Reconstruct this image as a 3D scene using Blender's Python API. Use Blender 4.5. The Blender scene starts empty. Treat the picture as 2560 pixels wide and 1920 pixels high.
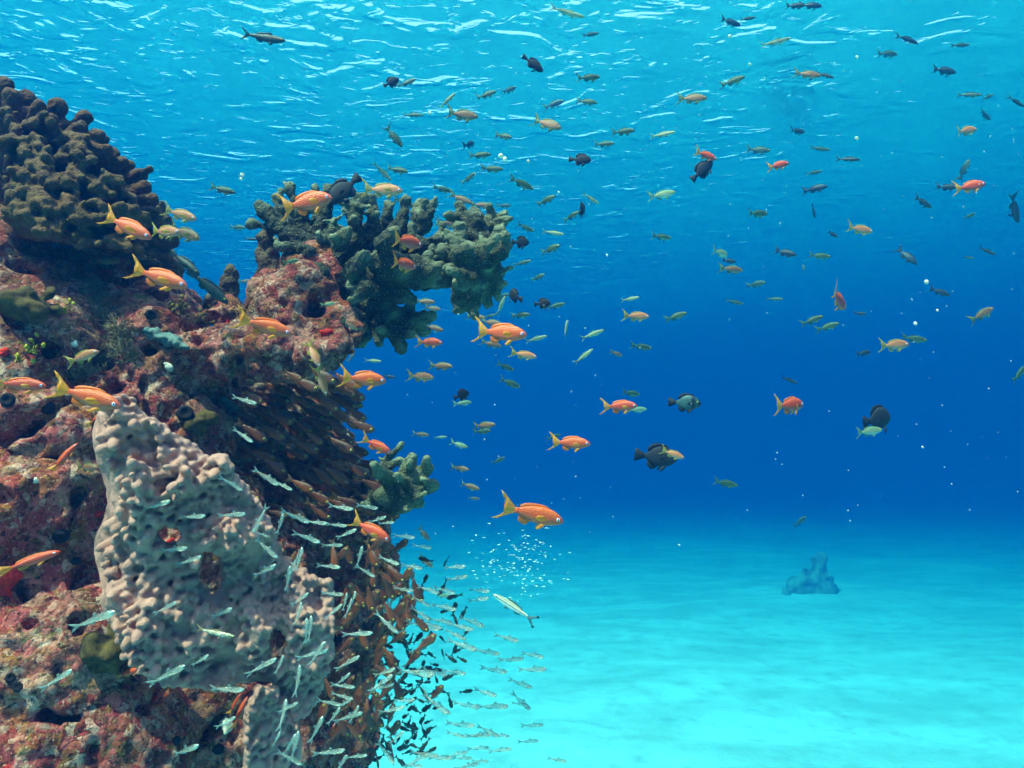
import bpy, bmesh, math, random
from mathutils import Vector, Matrix, noise, Euler
R = math.radians
S = bpy.context.scene
COL = S.collection

# ------------------------------------------------------------------ camera, sky, sun, exposure
CAM_Z = 3.6                    # metres above the sand
SURF_Z = 7.8                   # the water surface
PITCH = 6.6
LENS = 25.7
F = 2560 * LENS / 36.0         # focal length in photograph pixels
cam_d = bpy.data.cameras.new('camera'); cam = bpy.data.objects.new('camera', cam_d); COL.objects.link(cam)
cam.location = (0, 0, CAM_Z); cam.rotation_euler = (R(90 + PITCH), 0, 0)
cam_d.lens = LENS; cam_d.sensor_width = 36; cam_d.clip_start = .05; cam_d.clip_end = 600
S.camera = cam
CR = Vector((1, 0, 0)); CF = Vector((0, math.cos(R(PITCH)), math.sin(R(PITCH)))); CU = CR.cross(CF)
CO = Vector((0, 0, CAM_Z))
def P(px, py, d):
    """World point seen at photo pixel (px, py) at depth d metres along the optical axis."""
    return CO + CF * d + CR * ((px - 1280) / F * d) + CU * ((960 - py) / F * d)

SUN_ELEV, SUN_AZ = 60, 222      # azimuth clockwise from +Y: behind the camera and to the left
W = bpy.data.worlds.new('World'); S.world = W; W.use_nodes = True
nt = W.node_tree; nt.nodes.clear()
sky = nt.nodes.new('ShaderNodeTexSky'); sky.sky_type = 'NISHITA'; sky.sun_disc = False
sky.dust_density = 4.0; sky.air_density = 1.0; sky.sun_elevation = R(SUN_ELEV); sky.sun_rotation = R(SUN_AZ)
bg = nt.nodes.new('ShaderNodeBackground'); bg.inputs['Strength'].default_value = .15
wo = nt.nodes.new('ShaderNodeOutputWorld')
nt.links.new(sky.outputs[0], bg.inputs[0]); nt.links.new(bg.outputs[0], wo.inputs[0])
sl = bpy.data.lights.new('sun', 'SUN'); sl.energy = 5.0; sl.angle = R(1.0); sl.color = (1, .67, .46)
so = bpy.data.objects.new('sun', sl); COL.objects.link(so)
sd = Vector((math.sin(R(SUN_AZ)) * math.cos(R(SUN_ELEV)), math.cos(R(SUN_AZ)) * math.cos(R(SUN_ELEV)), math.sin(R(SUN_ELEV))))
so.rotation_euler = sd.to_track_quat('Z', 'Y').to_euler(); so.location = sd * 30
S.view_settings.view_transform = 'Standard'; S.view_settings.look = 'None'; S.view_settings.gamma = 1
S.view_settings.exposure = 2.0
S.render.engine = 'CYCLES'
cy = S.cycles
cy.use_denoising = True
cy.max_bounces = 8; cy.diffuse_bounces = 2; cy.glossy_bounces = 3; cy.transmission_bounces = 4
cy.volume_bounces = 2; cy.transparent_max_bounces = 24
cy.caustics_reflective = False; cy.caustics_refractive = False
cy.sample_clamp_indirect = 4

# ------------------------------------------------------------------ material helpers
class NT:
    def __init__(s, name):
        s.m = bpy.data.materials.new(name); s.m.use_nodes = True; s.t = s.m.node_tree; s.t.nodes.clear()
        s.out = s.t.nodes.new('ShaderNodeOutputMaterial')
    def n(s, typ, **kw):
        o = s.t.nodes.new('ShaderNode' + typ)
        for k, v in kw.items():
            if k in o.inputs.keys(): s.set(o.inputs[k], v)
            else: setattr(o, k, v)
        return o
    def set(s, sock, v):
        if isinstance(v, bpy.types.NodeSocket): s.t.links.new(v, sock)
        elif isinstance(v, (tuple, list)) and len(v) == 3 and sock.type == 'RGBA': sock.default_value = (*v, 1)
        else: sock.default_value = v
    def math(s, op, a, b=None, c=None, clamp=False):
        o = s.t.nodes.new('ShaderNodeMath'); o.operation = op; o.use_clamp = clamp
        for i, v in enumerate((a, b, c)):
            if v is not None: s.set(o.inputs[i], v)
        return o.outputs[0]
    def coord(s, which='Object', scale=None):
        c = s.n('TexCoord').outputs[which]
        if scale is not None:
            mp = s.n('Mapping'); s.t.links.new(c, mp.inputs['Vector'])
            mp.inputs['Scale'].default_value = scale if isinstance(scale, (tuple, list)) else (scale,) * 3
            c = mp.outputs[0]
        return c
    def noise(s, vec, scale, detail=4, rough=.55, dist=0):
        o = s.n('TexNoise'); s.set(o.inputs['Vector'], vec); o.inputs['Scale'].default_value = scale
        o.inputs['Detail'].default_value = detail; o.inputs['Roughness'].default_value = rough; o.inputs['Distortion'].default_value = dist
        return o.outputs[0]
    def voro(s, vec, scale, feature='F1', rnd=1.0):
        o = s.n('TexVoronoi', feature=feature); s.set(o.inputs['Vector'], vec); o.inputs['Scale'].default_value = scale
        o.inputs['Randomness'].default_value = rnd
        return o.outputs['Distance']
    def ramp(s, fac, stops, interp='LINEAR'):
        o = s.n('ValToRGB'); s.set(o.inputs[0], fac); cr = o.color_ramp; cr.interpolation = interp
        while len(cr.elements) < len(stops): cr.elements.new(.5)
        for e, (p, c) in zip(cr.elements, stops):
            e.position = p; e.color = (*c, 1) if isinstance(c, (tuple, list)) else (c, c, c, 1)
        return o.outputs[0]
    def mix(s, fac, a, b, mode='MIX'):
        o = s.n('Mix', data_type='RGBA', blend_type=mode)
        s.set(o.inputs[0], fac); s.set(o.inputs[6], a); s.set(o.inputs[7], b)
        return o.outputs[2]
    def bump(s, h, strength=.5, dist=.01, normal=None):
        o = s.n('Bump'); s.set(o.inputs['Height'], h); o.inputs['Strength'].default_value = strength; o.inputs['Distance'].default_value = dist
        if normal is not None: s.set(o.inputs['Normal'], normal)
        return o.outputs[0]
    def bsdf(s, **kw):
        o = s.n('BsdfPrincipled')
        for k, v in kw.items(): s.set(o.inputs[k.replace('_', ' ')], v)
        return o
    def done(s, shader):
        s.t.links.new(shader, s.out.inputs['Surface']); return s.m

def tag(o, label=None, cat=None, group=None, kind=None):
    for k, v in (('label', label), ('category', cat), ('group', group), ('kind', kind)):
        if v: o[k] = v
    return o
def obj(name, me, mat=None, parent=None):
    o = bpy.data.objects.new(name, me); COL.objects.link(o)
    if mat and not me.materials: me.materials.append(mat)
    if parent: o.parent = parent
    return o
def smooth(me):
    me.polygons.foreach_set('use_smooth', [True] * len(me.polygons)); return me

# ------------------------------------------------------------------ the setting: water surface, sand
def grid_mesh(name, xs, ys, zf):
    vs = [(x, y, zf(x, y)) for y in ys for x in xs]; n = len(xs)
    fs = [(j * n + i, j * n + i + 1, (j + 1) * n + i + 1, (j + 1) * n + i) for j in range(len(ys) - 1) for i in range(n - 1)]
    me = bpy.data.meshes.new(name); me.from_pydata(vs, [], fs); return smooth(me)

def m_surface():
    k = NT('water_surface')
    c = k.coord('Object', (1, 1, 1))
    mp = k.n('Mapping'); k.set(mp.inputs['Vector'], c); mp.inputs['Rotation'].default_value = (0, 0, R(18)); mp.inputs['Scale'].default_value = (.72, 1.0, 1)
    big = k.noise(mp.outputs[0], .45, 1, .4, .5)
    mid = k.n('MapRange', interpolation_type='SMOOTHSTEP'); k.set(mid.inputs[0], k.noise(mp.outputs[0], 1.9, 2, .45, 1.3)); mid.inputs[1].default_value = .42; mid.inputs[2].default_value = .80
    fine = k.n('MapRange', interpolation_type='SMOOTHSTEP'); k.set(fine.inputs[0], k.noise(mp.outputs[0], 5.6, 2, .5, 1.0)); fine.inputs[1].default_value = .45; fine.inputs[2].default_value = .85
    h = k.math('ADD', k.math('MULTIPLY', big, .5), k.math('ADD', k.math('MULTIPLY', mid.outputs[0], .27), k.math('MULTIPLY', fine.outputs[0], .10)))
    sp = k.n('SeparateXYZ'); k.set(sp.inputs[0], c)
    gust = k.math('MULTIPLY', k.ramp(k.noise(c, .09, 2, .5), [(.3, .62), (.7, 1.0)]), k.ramp(k.math('MULTIPLY_ADD', sp.outputs[0], .04, .5), [(.42, 1.1), (.72, .55)]))   # rougher over the reef, calmer beyond
    nrm = k.bump(k.math('MULTIPLY', h, gust), 1.0, .19)
    soft = k.bump(k.math('MULTIPLY', h, gust), 1.0, .03)     # the mirror sheen follows the swell, the sky shows through the steep ripples
    fr = k.n('Fresnel', IOR=1.33, Normal=nrm)
    tr = k.n('BsdfTransparent', Color=(1, 1, 1))
    gl = k.n('BsdfGlossy', Roughness=.1, Normal=soft, Color=(1, 1, 1))
    tl = k.n('BsdfTranslucent', Color=(1, 1, 1)); m0 = k.n('MixShader'); k.set(m0.inputs[0], .14); k.set(m0.inputs[1], tr.outputs[0]); k.set(m0.inputs[2], tl.outputs[0])
    mx = k.n('MixShader'); k.set(mx.inputs[0], fr.outputs[0]); k.set(mx.inputs[1], m0.outputs[0]); k.set(mx.inputs[2], gl.outputs[0])
    return k.done(mx.outputs[0])
wsf = obj('water_surface', grid_mesh('water_surface', [-160, -80, 0, 80, 160], [-120, -40, 40, 120, 200], lambda x, y: 0), m_surface())
wsf.location.z = SURF_Z
tag(wsf, kind='structure')

def m_sand():
    k = NT('sand')
    c = k.coord('Object')
    mp = k.n('Mapping'); k.set(mp.inputs['Vector'], c); mp.inputs['Rotation'].default_value = (0, 0, R(-38)); mp.inputs['Scale'].default_value = (.5, 1, 1)
    p = k.noise(mp.outputs[0], .9, 5, .6, .4)
    q = k.noise(c, 2.2, 5, .65)
    col = k.mix(k.ramp(p, [(.38, 0), (.62, 1)]), (.62, .62, .56), (.84, .83, .78))
    col = k.mix(k.math('MULTIPLY', k.ramp(q, [(.50, 0), (.70, 1)]), .8), col, (.52, .53, .46))
    g = k.noise(c, 40, 3, .7)
    b = k.bump(g, .35, .02, k.bump(q, .5, .15))
    return k.done(k.bsdf(Base_Color=col, Roughness=.95, Normal=b, Specular_IOR_Level=.1).outputs[0])
def sand_z(x, y):
    v = Vector((x * .16 + 3, y * .22, 0)); w = Vector((x * .5, y * .7, 4))
    return .22 * noise.noise(v) + .03 * noise.noise(w)
def span(a, b, n, p=1.0): return [a + (b - a) * (i / (n - 1)) ** p for i in range(n)]
xs = [-140, -90, -60, -40, -28] + span(-20, 30, 130) + [36, 46, 60, 90, 140]
ys = [-90, -40, -20, -10, -5] + span(-1, 34, 150) + [38, 44, 52, 64, 80, 110, 180]
tag(obj('sand', grid_mesh('sand', xs, ys, sand_z), m_sand()), kind='structure')

# ------------------------------------------------------------------ growing solid shapes out of blobs
import numpy as np
from mathutils.bvhtree import BVHTree
random.seed(7)
_ico = {}
def ico(sub):
    if sub not in _ico:
        b = bmesh.new(); bmesh.ops.create_icosphere(b, subdivisions=sub, radius=1)
        _ico[sub] = (np.array([v.co[:] for v in b.verts]), np.array([[v.index for v in f.verts] for f in b.faces])); b.free()
    return _ico[sub]
def blob_union(name, blobs, voxel, smooth_it=4, sub=2):
    """blobs: (centre, radius or (rx,ry,rz), optional rotation matrix) -> one closed skin round them all."""
    iv, it = ico(sub); vs, fs, n = [], [], 0
    for b in blobs:
        c, r = b[0], b[1]; sc = np.array(r if isinstance(r, (tuple, list)) else (r, r, r))
        v = iv * sc
        if len(b) > 2: v = v @ np.array(b[2]).T
        vs.append(v + np.array(c)); fs.append(it + n); n += len(iv)
    vs = np.concatenate(vs); fs = np.concatenate(fs)
    me = bpy.data.meshes.new('tmp'); me.from_pydata(vs.tolist(), [], fs.tolist())
    o = bpy.data.objects.new('tmp', me); COL.objects.link(o)
    m = o.modifiers.new('r', 'REMESH'); m.mode = 'VOXEL'; m.voxel_size = voxel; m.adaptivity = 0
    if smooth_it:
        m = o.modifiers.new('s', 'SMOOTH'); m.iterations = smooth_it; m.factor = .5
    dg = bpy.context.evaluated_depsgraph_get()
    res = bpy.data.meshes.new_from_object(o.evaluated_get(dg)); res.name = name
    bpy.data.objects.remove(o); bpy.data.meshes.remove(me)
    return smooth(res)
def verts_of(me):
    a = np.empty(len(me.vertices) * 3); me.vertices.foreach_get('co', a); return a.reshape(-1, 3)
def normals_of(me):
    a = np.empty(len(me.vertices) * 3); me.vertices.foreach_get('normal', a); return a.reshape(-1, 3)
def displace(me, fn):
    co, no = verts_of(me), normals_of(me)
    h = np.array([fn(Vector(c)) for c in co])
    co += no * h[:, None]; me.vertices.foreach_set('co', co.ravel()); me.update(); return me
def set_attr(me, name, vals):
    a = me.attributes.new(name, 'FLOAT', 'POINT'); a.data.foreach_set('value', np.asarray(vals, dtype=np.float32))
def px(v, d): return v * d / F
def B(x, y, d, r): return (tuple(P(x, y, d)), px(r, d))
def join(meshes, name):
    bm = bmesh.new()
    for m in meshes: bm.from_mesh(m)
    me = bpy.data.meshes.new(name); bm.to_mesh(me); bm.free()
    return smooth(me)

# ------------------------------------------------------------------ the reef wall
nz = noise.noise
def rock_h(c):
    a = nz(c * 5.0) * .045 + nz(c * 13 + Vector((9, 2, 1))) * .022
    r = abs(nz(c * 24 + Vector((3, 7, 5))))
    a += (.5 - r) * .018 + nz(c * 52) * .006
    p = nz(c * 17 + Vector((31, 4, 8)))
    if p > .30: a -= (p - .30) * .26
    return a
wall = [(0,1950,1.42,270),(250,1900,1.5,240),(90,1640,1.5,250),(260,1700,1.62,170),(-60,1350,1.55,290),(160,1300,1.62,220),(150,1100,1.66,200),
 (60,930,1.7,220),(-80,760,1.85,240),(110,760,1.86,130),(210,850,1.83,150),(320,850,1.86,120),(380,900,1.85,150),(300,1000,1.8,170),(390,1150,1.85,190),
 (430,1350,1.82,240),(450,1600,1.78,240),(450,1800,1.72,220),(620,1700,1.82,200),(600,1900,1.78,230),(600,1450,1.9,190),
 (440,830,1.86,75),(520,880,1.82,85),(600,870,1.8,80),(690,875,1.78,72),(770,885,1.78,52),(830,880,1.8,44),(872,872,1.82,30),(640,820,1.84,45),(720,810,1.84,50),(560,820,1.86,40),
 (760,760,1.9,88),(835,800,1.88,66),(870,835,1.85,48),(700,800,1.88,80),(790,840,1.86,60),(620,830,1.86,70),(690,750,1.95,55),(830,790,1.95,48),(640,770,1.98,50),(560,780,2.0,45),(800,690,2.0,70),(520,790,2.0,30),
 (480,930,1.95,110),(560,1060,2.1,190),(660,1000,2.2,130),(720,1000,2.25,110),(720,1120,2.25,150),(790,1130,2.3,110),(800,1230,2.25,120),(850,1290,2.2,100),
 (850,1380,2.15,110),(880,1450,2.1,95),(850,1560,2.05,110),(800,1690,2.0,130),(790,1850,1.98,150),(700,1350,2.1,160),(880,1330,2.1,80),(930,1420,2.06,60),
 (150,600,2.15,190),(300,640,2.2,120),(0,560,2.2,200),(380,690,2.15,60),(250,720,2.05,110),(420,770,1.98,40),(360,780,1.95,70),
 (100,900,2.5,400),(300,1300,2.6,450),(400,1700,2.5,450),(600,1150,2.6,230),(650,1600,2.5,300)]
rk = displace(blob_union('reef_wall', [B(*w) for w in wall], .0085, 6), rock_h)
low = displace(blob_union('reef_base', [B(x, y, d, r) for x, y, d, r in [(150,2250,1.75,420),(500,2250,2.0,400),(350,2600,2.1,520),(450,3000,2.3,600),(350,3400,2.4,640),(500,3800,2.5,760),(250,2900,2.0,450),(600,2700,2.5,500)]], .035, 4), lambda c: rock_h(c) * 2)
BV = BVHTree.FromPolygons([v.co[:] for v in rk.vertices], [p.vertices[:] for p in rk.polygons])
def ray(x, y):
    """first reef point seen at a photo pixel: (point, normal, depth) or None"""
    d = (P(x, y, 1) - CO).normalized(); h = BV.ray_cast(CO, d)
    return None if h[0] is None else (h[0], h[1], (h[0] - CO).dot(CF))
def m_reef():
    k = NT('reef_rock'); c = k.coord('Object')
    w = k.n('TexNoise'); k.set(w.inputs['Vector'], c); w.inputs['Scale'].default_value = 22; w.inputs['Detail'].default_value = 3
    wd = k.n('VectorMath', operation='SCALE'); k.set(wd.inputs[0], w.outputs['Color']); wd.inputs['Scale'].default_value = .045
    ad = k.n('VectorMath', operation='ADD'); k.set(ad.inputs[0], c); k.set(ad.inputs[1], wd.outputs[0]); cw = ad.outputs[0]
    v1 = k.n('TexVoronoi'); k.set(v1.inputs['Vector'], cw); v1.inputs['Scale'].default_value = 21
    v2 = k.n('TexVoronoi'); k.set(v2.inputs['Vector'], cw); v2.inputs['Scale'].default_value = 58
    s1 = k.n('SeparateColor'); k.set(s1.inputs[0], v1.outputs['Color']); s2 = k.n('SeparateColor'); k.set(s2.inputs[0], v2.outputs['Color'])
    base = k.ramp(k.noise(c, 7, 5, .62, .5), [(.28, (.09, .010, .008)), (.42, (.30, .030, .024)), (.52, (.56, .085, .07)), (.64, (.84, .30, .20)), (.78, (.22, .075, .014))])
    crust = k.ramp(s1.outputs[0], [(0, (.14, .014, .014)), (.2, (.64, .075, .085)), (.38, (.84, .29, .20)), (.50, (.30, .13, .02)), (.62, (.80, .20, .025)), (.7, (.62, .07, .03)), (.85, (.90, .44, .32)), (1, (.08, .012, .010))], 'CONSTANT')
    fine = k.ramp(s2.outputs[1], [(0, (.08, .014, .012)), (.25, (.72, .14, .13)), (.45, (.36, .16, .03)), (.62, (.94, .52, .38)), (.78, (.44, .03, .035)), (.92, (.20, .13, .06))], 'CONSTANT')
    col = k.mix(.5, base, crust)
    col = k.mix(k.math('MULTIPLY', k.ramp(k.noise(c, 33, 4, .7), [(.36, 0), (.6, 1)]), .7), col, fine)
    red = k.ramp(k.noise(cw, 11, 3, .5), [(.665, 0), (.70, 1)])
    col = k.mix(red, col, (.80, .03, .02))
    # darker brown is mixed in higher up the wall and under the ledge
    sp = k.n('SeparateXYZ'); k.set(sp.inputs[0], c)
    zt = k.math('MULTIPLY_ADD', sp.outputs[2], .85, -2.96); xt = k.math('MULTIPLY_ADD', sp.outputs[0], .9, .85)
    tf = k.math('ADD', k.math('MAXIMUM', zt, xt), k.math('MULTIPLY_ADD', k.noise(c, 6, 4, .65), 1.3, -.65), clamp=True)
    dark_brown = k.mix(k.ramp(k.noise(c, 45, 4, .7), [(.35, 0), (.62, 1)]), (.07, .013, .008), (.22, .055, .022))
    dark_brown = k.mix(k.ramp(k.noise(c, 12, 3, .6), [(.55, 0), (.7, 1)]), dark_brown, (.13, .07, .014))
    col = k.mix(k.math('MULTIPLY', tf, .86), col, dark_brown)
    pale = k.ramp(k.noise(c, 15, 5, .7, .6), [(.56, 0), (.66, 1)])
    col = k.mix(k.math('MULTIPLY', pale, .6), col, k.mix(k.ramp(k.noise(c, 70, 3, .7), [(.4, 0), (.6, 1)]), (.66, .32, .21), (.95, .66, .50)))
    olive = k.ramp(k.noise(c, 19, 4, .65, .4), [(.60, 0), (.68, 1)])
    col = k.mix(k.math('MULTIPLY', olive, .7), col, (.16, .15, .035))
    speck = k.ramp(k.noise(c, 150, 2, .6), [(.60, 0), (.70, 1)])
    col = k.mix(k.math('MULTIPLY', speck, .5), col, (.94, .56, .40))
    dark = k.ramp(k.noise(c, 90, 3, .65), [(.36, 1), (.46, 0)])
    col = k.mix(k.math('MULTIPLY', dark, .8), col, (.03, .009, .007))
    h = k.math('ADD', k.noise(c, 60, 5, .7), k.math('MULTIPLY', k.noise(c, 190, 3, .7), .5))
    h = k.math('SUBTRACT', h, k.math('MULTIPLY', v2.outputs['Distance'], .6))
    return k.done(k.bsdf(Base_Color=col, Roughness=.85, Specular_IOR_Level=.2, Normal=k.bump(h, 1.0, .016)).outputs[0])
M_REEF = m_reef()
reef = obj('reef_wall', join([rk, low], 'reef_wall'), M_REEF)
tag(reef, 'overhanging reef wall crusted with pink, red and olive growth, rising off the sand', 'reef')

# ------------------------------------------------------------------ branching corals
def chain(pts, step=.45):
    """pts (x, y, d, r): spheres closely spaced along the branch"""
    out = []
    for a, b in zip(pts, pts[1:]):
        A, Bp = P(*a[:3]), P(*b[:3]); ra, rb = px(a[3], a[2]), px(b[3], b[2])
        n = max(1, int((Bp - A).length / (min(ra, rb) * step)))
        for i in range(n + 1):
            t = i / n; out.append((tuple(A.lerp(Bp, t)), ra + (rb - ra) * t))
    return out
def knobs(c, amp): return nz(c * 38) * amp + nz(c * 95 + Vector((5, 5, 5))) * amp * .45
def coral(name, branches, mat, label, voxel=.0055, amp=.006, sm=6, tip_r=.05, slim=1.0, twigs=0):
    blobs = []; tips = []
    tw = random.Random(len(branches))
    long_ = [b for b in branches if len(b) > 1]
    for i in range(twigs):
        b = tw.choice(long_); q = tw.randrange(1, len(b)); t = tw.random(); x0, y0, d0, r0 = [b[q - 1][k_] + (b[q][k_] - b[q - 1][k_]) * t for k_ in range(4)]
        a = tw.uniform(0, 6.28); ln = r0 * tw.uniform(1.2, 2.0); dz = tw.uniform(-1.0, .3) * px(ln, d0)
        branches = branches + [[(x0, y0, d0, r0 * .7), (x0 + math.cos(a) * ln * .7, y0 - abs(math.sin(a)) * ln * .7, d0 + dz * .7, r0 * .52), (x0 + math.cos(a) * ln, y0 - abs(math.sin(a)) * ln, d0 + dz, r0 * .48)]]
    branches = [[(x, y, d, r * slim) for x, y, d, r in b] for b in branches]
    for br in branches:
        blobs += chain(br) if len(br) > 1 else [B(*br[0])]
        if len(br) > 1: tips.append(P(*br[-1][:3]))
    me = displace(blob_union(name, blobs, voxel, sm), lambda c: knobs(c, amp))
    co = verts_of(me); T = np.array([t[:] for t in tips]) if tips else np.zeros((1, 3))
    d2 = np.full(len(co), 9.0)
    for t in T: d2 = np.minimum(d2, ((co - t) ** 2).sum(1))
    set_attr(me, 'tip', np.clip(1 - np.sqrt(d2) / tip_r, 0, 1))
    return tag(obj(name, me, mat), label, 'coral')
def m_coral(name, dark, mid, pale, dot, dots=150):
    k = NT(name); c = k.coord('Object')
    at = k.n('Attribute', attribute_name='tip').outputs['Fac']
    col = k.mix(k.ramp(k.noise(c, 16, 4, .6), [(.36, 0), (.64, 1)]), dark, mid)
    col = k.mix(k.math('MULTIPLY', k.math('POWER', at, 2.5), .7), col, pale)
    v = k.voro(c, dots, 'F1', .75)
    dm = k.ramp(v, [(.14, 1), (.36, 0)])
    col = k.mix(k.math('MULTIPLY', dm, .75), col, dot)
    h = k.math('ADD', k.math('MULTIPLY', dm, .7), k.noise(c, 70, 3, .6))
    return k.done(k.bsdf(Base_Color=col, Roughness=.8, Specular_IOR_Level=.25, Normal=k.bump(h, .9, .010)).outputs[0])
MC_GREEN = m_coral('coral_green', (.016, .015, .007), (.036, .032, .012), (.36, .36, .22), (.28, .22, .13), 120)
MC_BROWN = m_coral('coral_brown', (.060, .016, .005), (.12, .036, .010), (.20, .12, .030), (.15, .055, .018), 170)
MC_OLD = m_coral('coral_old', (.05, .02, .011), (.11, .06, .030), (.2, .15, .08), (.2, .10, .07), 90)
D1 = 1.98
def at(d, *pts): return [(x, y, d + (z if len(q) else 0), r) for (x, y, r, *q) in pts for z in [q[0] if q else 0]]
mid_br = [at(D1,(800,640,45),(745,600,34),(690,562,28),(655,518,21)), at(D1+.03,(735,590,28),(705,535,20),(690,494,16)), at(D1+.02,(720,585,18),(675,570,13),(628,561,14)),
 at(D1-.06,(770,630,26),(735,618,18),(700,614,16)), at(D1+.05,(780,600,26),(745,520,19),(724,474,17)), at(D1+.08,(800,590,25),(790,520,15),(786,466,12)), at(D1+.04,(800,590,28),(815,520,20),(822,476,18)),
 at(D1-.03,(890,610,30),(886,550,22),(892,500,19)), at(D1-.03,(886,552,20),(870,522,15),(858,506,15)), at(D1-.02,(890,540,18),(902,512,15),(912,494,13)), at(D1+.02,(935,590,28),(932,540,20),(930,497,16)),
 at(D1+.07,(950,590,26),(968,545,18),(972,508,14)), at(D1+.0,(985,600,32),(1005,545,24),(1012,498,17)), at(D1+.03,(1020,610,34),(1058,555,26),(1064,512,18)), at(D1+.03,(1058,555,22),(1080,522,16),(1088,500,12)), at(D1+.05,(1040,560,22),(1046,528,16),(1049,504,12)),
 at(D1-.02,(810,620,22),(828,585,18),(832,552,13)), at(D1-.1,(960,660,50),(1030,665,34),(1076,672,28),(1096,668,20)), at(D1-.08,(1010,690,34),(1060,700,24),(1080,712,16)), at(D1-.02,(1030,620,36),(1075,610,26),(1105,592,18)),
 at(D1-.04,(940,700,50),(985,730,40),(1025,745,22)), at(D1+.0,(930,760,42),(985,790,34),(1040,800,26),(1078,790,18)), at(D1+.02,(990,790,30),(1030,820,24),(1062,828,17)), at(D1,(930,780,34),(945,820,26),(944,852,19)), at(D1+.05,(915,780,30),(912,830,24),(902,858,18)),
 at(D1-.02,(960,800,30),(990,840,25),(1000,872,19)), at(D1+.05,(860,740,40),(880,800,26),(895,830,18)), at(D1-.12,(880,680,34),(900,655,24),(915,640,18)), at(D1-.12,(850,610,30),(862,590,22),(868,575,15)), at(D1-.14,(960,610,34),(975,590,25),(990,580,18)),
 at(D1-.1,(800,690,34),(770,670,22),(752,660,16)), at(D1-.12,(920,720,34),(900,735,22),(880,745,16)),
 [(850,640,D1+.03,92)], [(920,610,D1+.04,66)], [(950,690,D1+.03,66)], [(800,700,D1+.04,58)], [(870,740,D1+.03,58)], [(1000,620,D1+.05,44)]]
coral('antler_coral', mid_br, MC_GREEN, 'dark green antler coral with pale knobbed tips on top of the ledge', slim=.80, voxel=.0045, sm=2, amp=.010, twigs=46)
D2 = 1.9
right_br = [at(D2,(1180,620,50),(1165,560,32),(1150,520,19)), at(D2-.02,(1190,600,46),(1190,560,34),(1187,536,24)), at(D2+.02,(1200,600,40),(1222,562,28),(1230,546,19)), at(D2-.04,(1215,640,42),(1246,610,28),(1262,590,20)), at(D2-.03,(1225,640,34),(1255,630,26),(1266,614,18)),
 at(D2,(1215,660,40),(1240,680,26),(1248,712,18)), at(D2,(1205,690,34),(1232,722,22),(1243,742,15)), at(D2-.02,(1170,700,46),(1152,745,30),(1146,775,20)), at(D2-.02,(1175,720,38),(1182,760,26),(1186,780,18)), at(D2+.04,(1150,660,44),(1115,640,30),(1100,620,18)),
 at(D2+.03,(1140,690,40),(1110,700,28),(1090,705,18)), at(D2-.1,(1160,640,44),(1150,620,32),(1142,600,20)), at(D2-.1,(1200,640,36),(1208,625,26),(1214,612,18)), at(D2-.1,(1170,690,36),(1165,700,26),(1158,712,18)), at(D2+.02,(1190,720,30),(1212,748,20),(1220,762,13)),
 [(1180,650,D2+.02,66)], [(1160,690,D2+.03,52)], at(D2+.06,(1120,690,34),(1060,700,34),(1000,700,34))]
coral('antler_coral', right_br, MC_GREEN, 'speckled antler coral cluster hanging out farthest over open water', slim=.80, voxel=.0045, sm=2, amp=.010, twigs=46)
D3 = 1.72
def d3(*p): return at(D3, *p)
fan = [d3((940,1245,34,.06),(985,1225,40),(1015,1180,30),(1032,1142,20)), d3((985,1215,40),(1040,1190,32),(1070,1172,25)), d3((985,1235,40),(1050,1225,30),(1086,1212,24)), d3((970,1250,34),(1025,1255,26),(1052,1258,18)), at(D3+.08,(940,1180,16),(985,1130,14),(1004,1112,14)), d3((960,1220,28,.05),(965,1170,22),(1000,1150,13)), d3((945,1258,26,.06),(985,1275,22),(1020,1272,14)), d3((985,1220,36),(1005,1200,28),(1018,1190,22)), d3((880,1238,32,.34),(930,1240,36,.14),(960,1240,36))]
coral('lobed_coral', fan, MC_GREEN, 'small fan shaped coral with four blunt lobes beside the brown sweepers', amp=.004, slim=.66, sm=2, voxel=.004, twigs=14)
coral('dead_branch', [at(2.0,(690,780,44),(676,690,34),(668,620,24),(664,572,17))], MC_OLD, 'upright dead coral stump standing before the antler coral, crusted brown', amp=.012, sm=2)
coral('dead_branch', [at(2.05,(565,800,36),(572,740,26),(578,676,16)), at(2.05,(560,790,36),(535,760,22),(528,730,12))], MC_OLD, 'short crusted coral stump in the gap between the two reef heads', amp=.012, sm=2)
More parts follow.
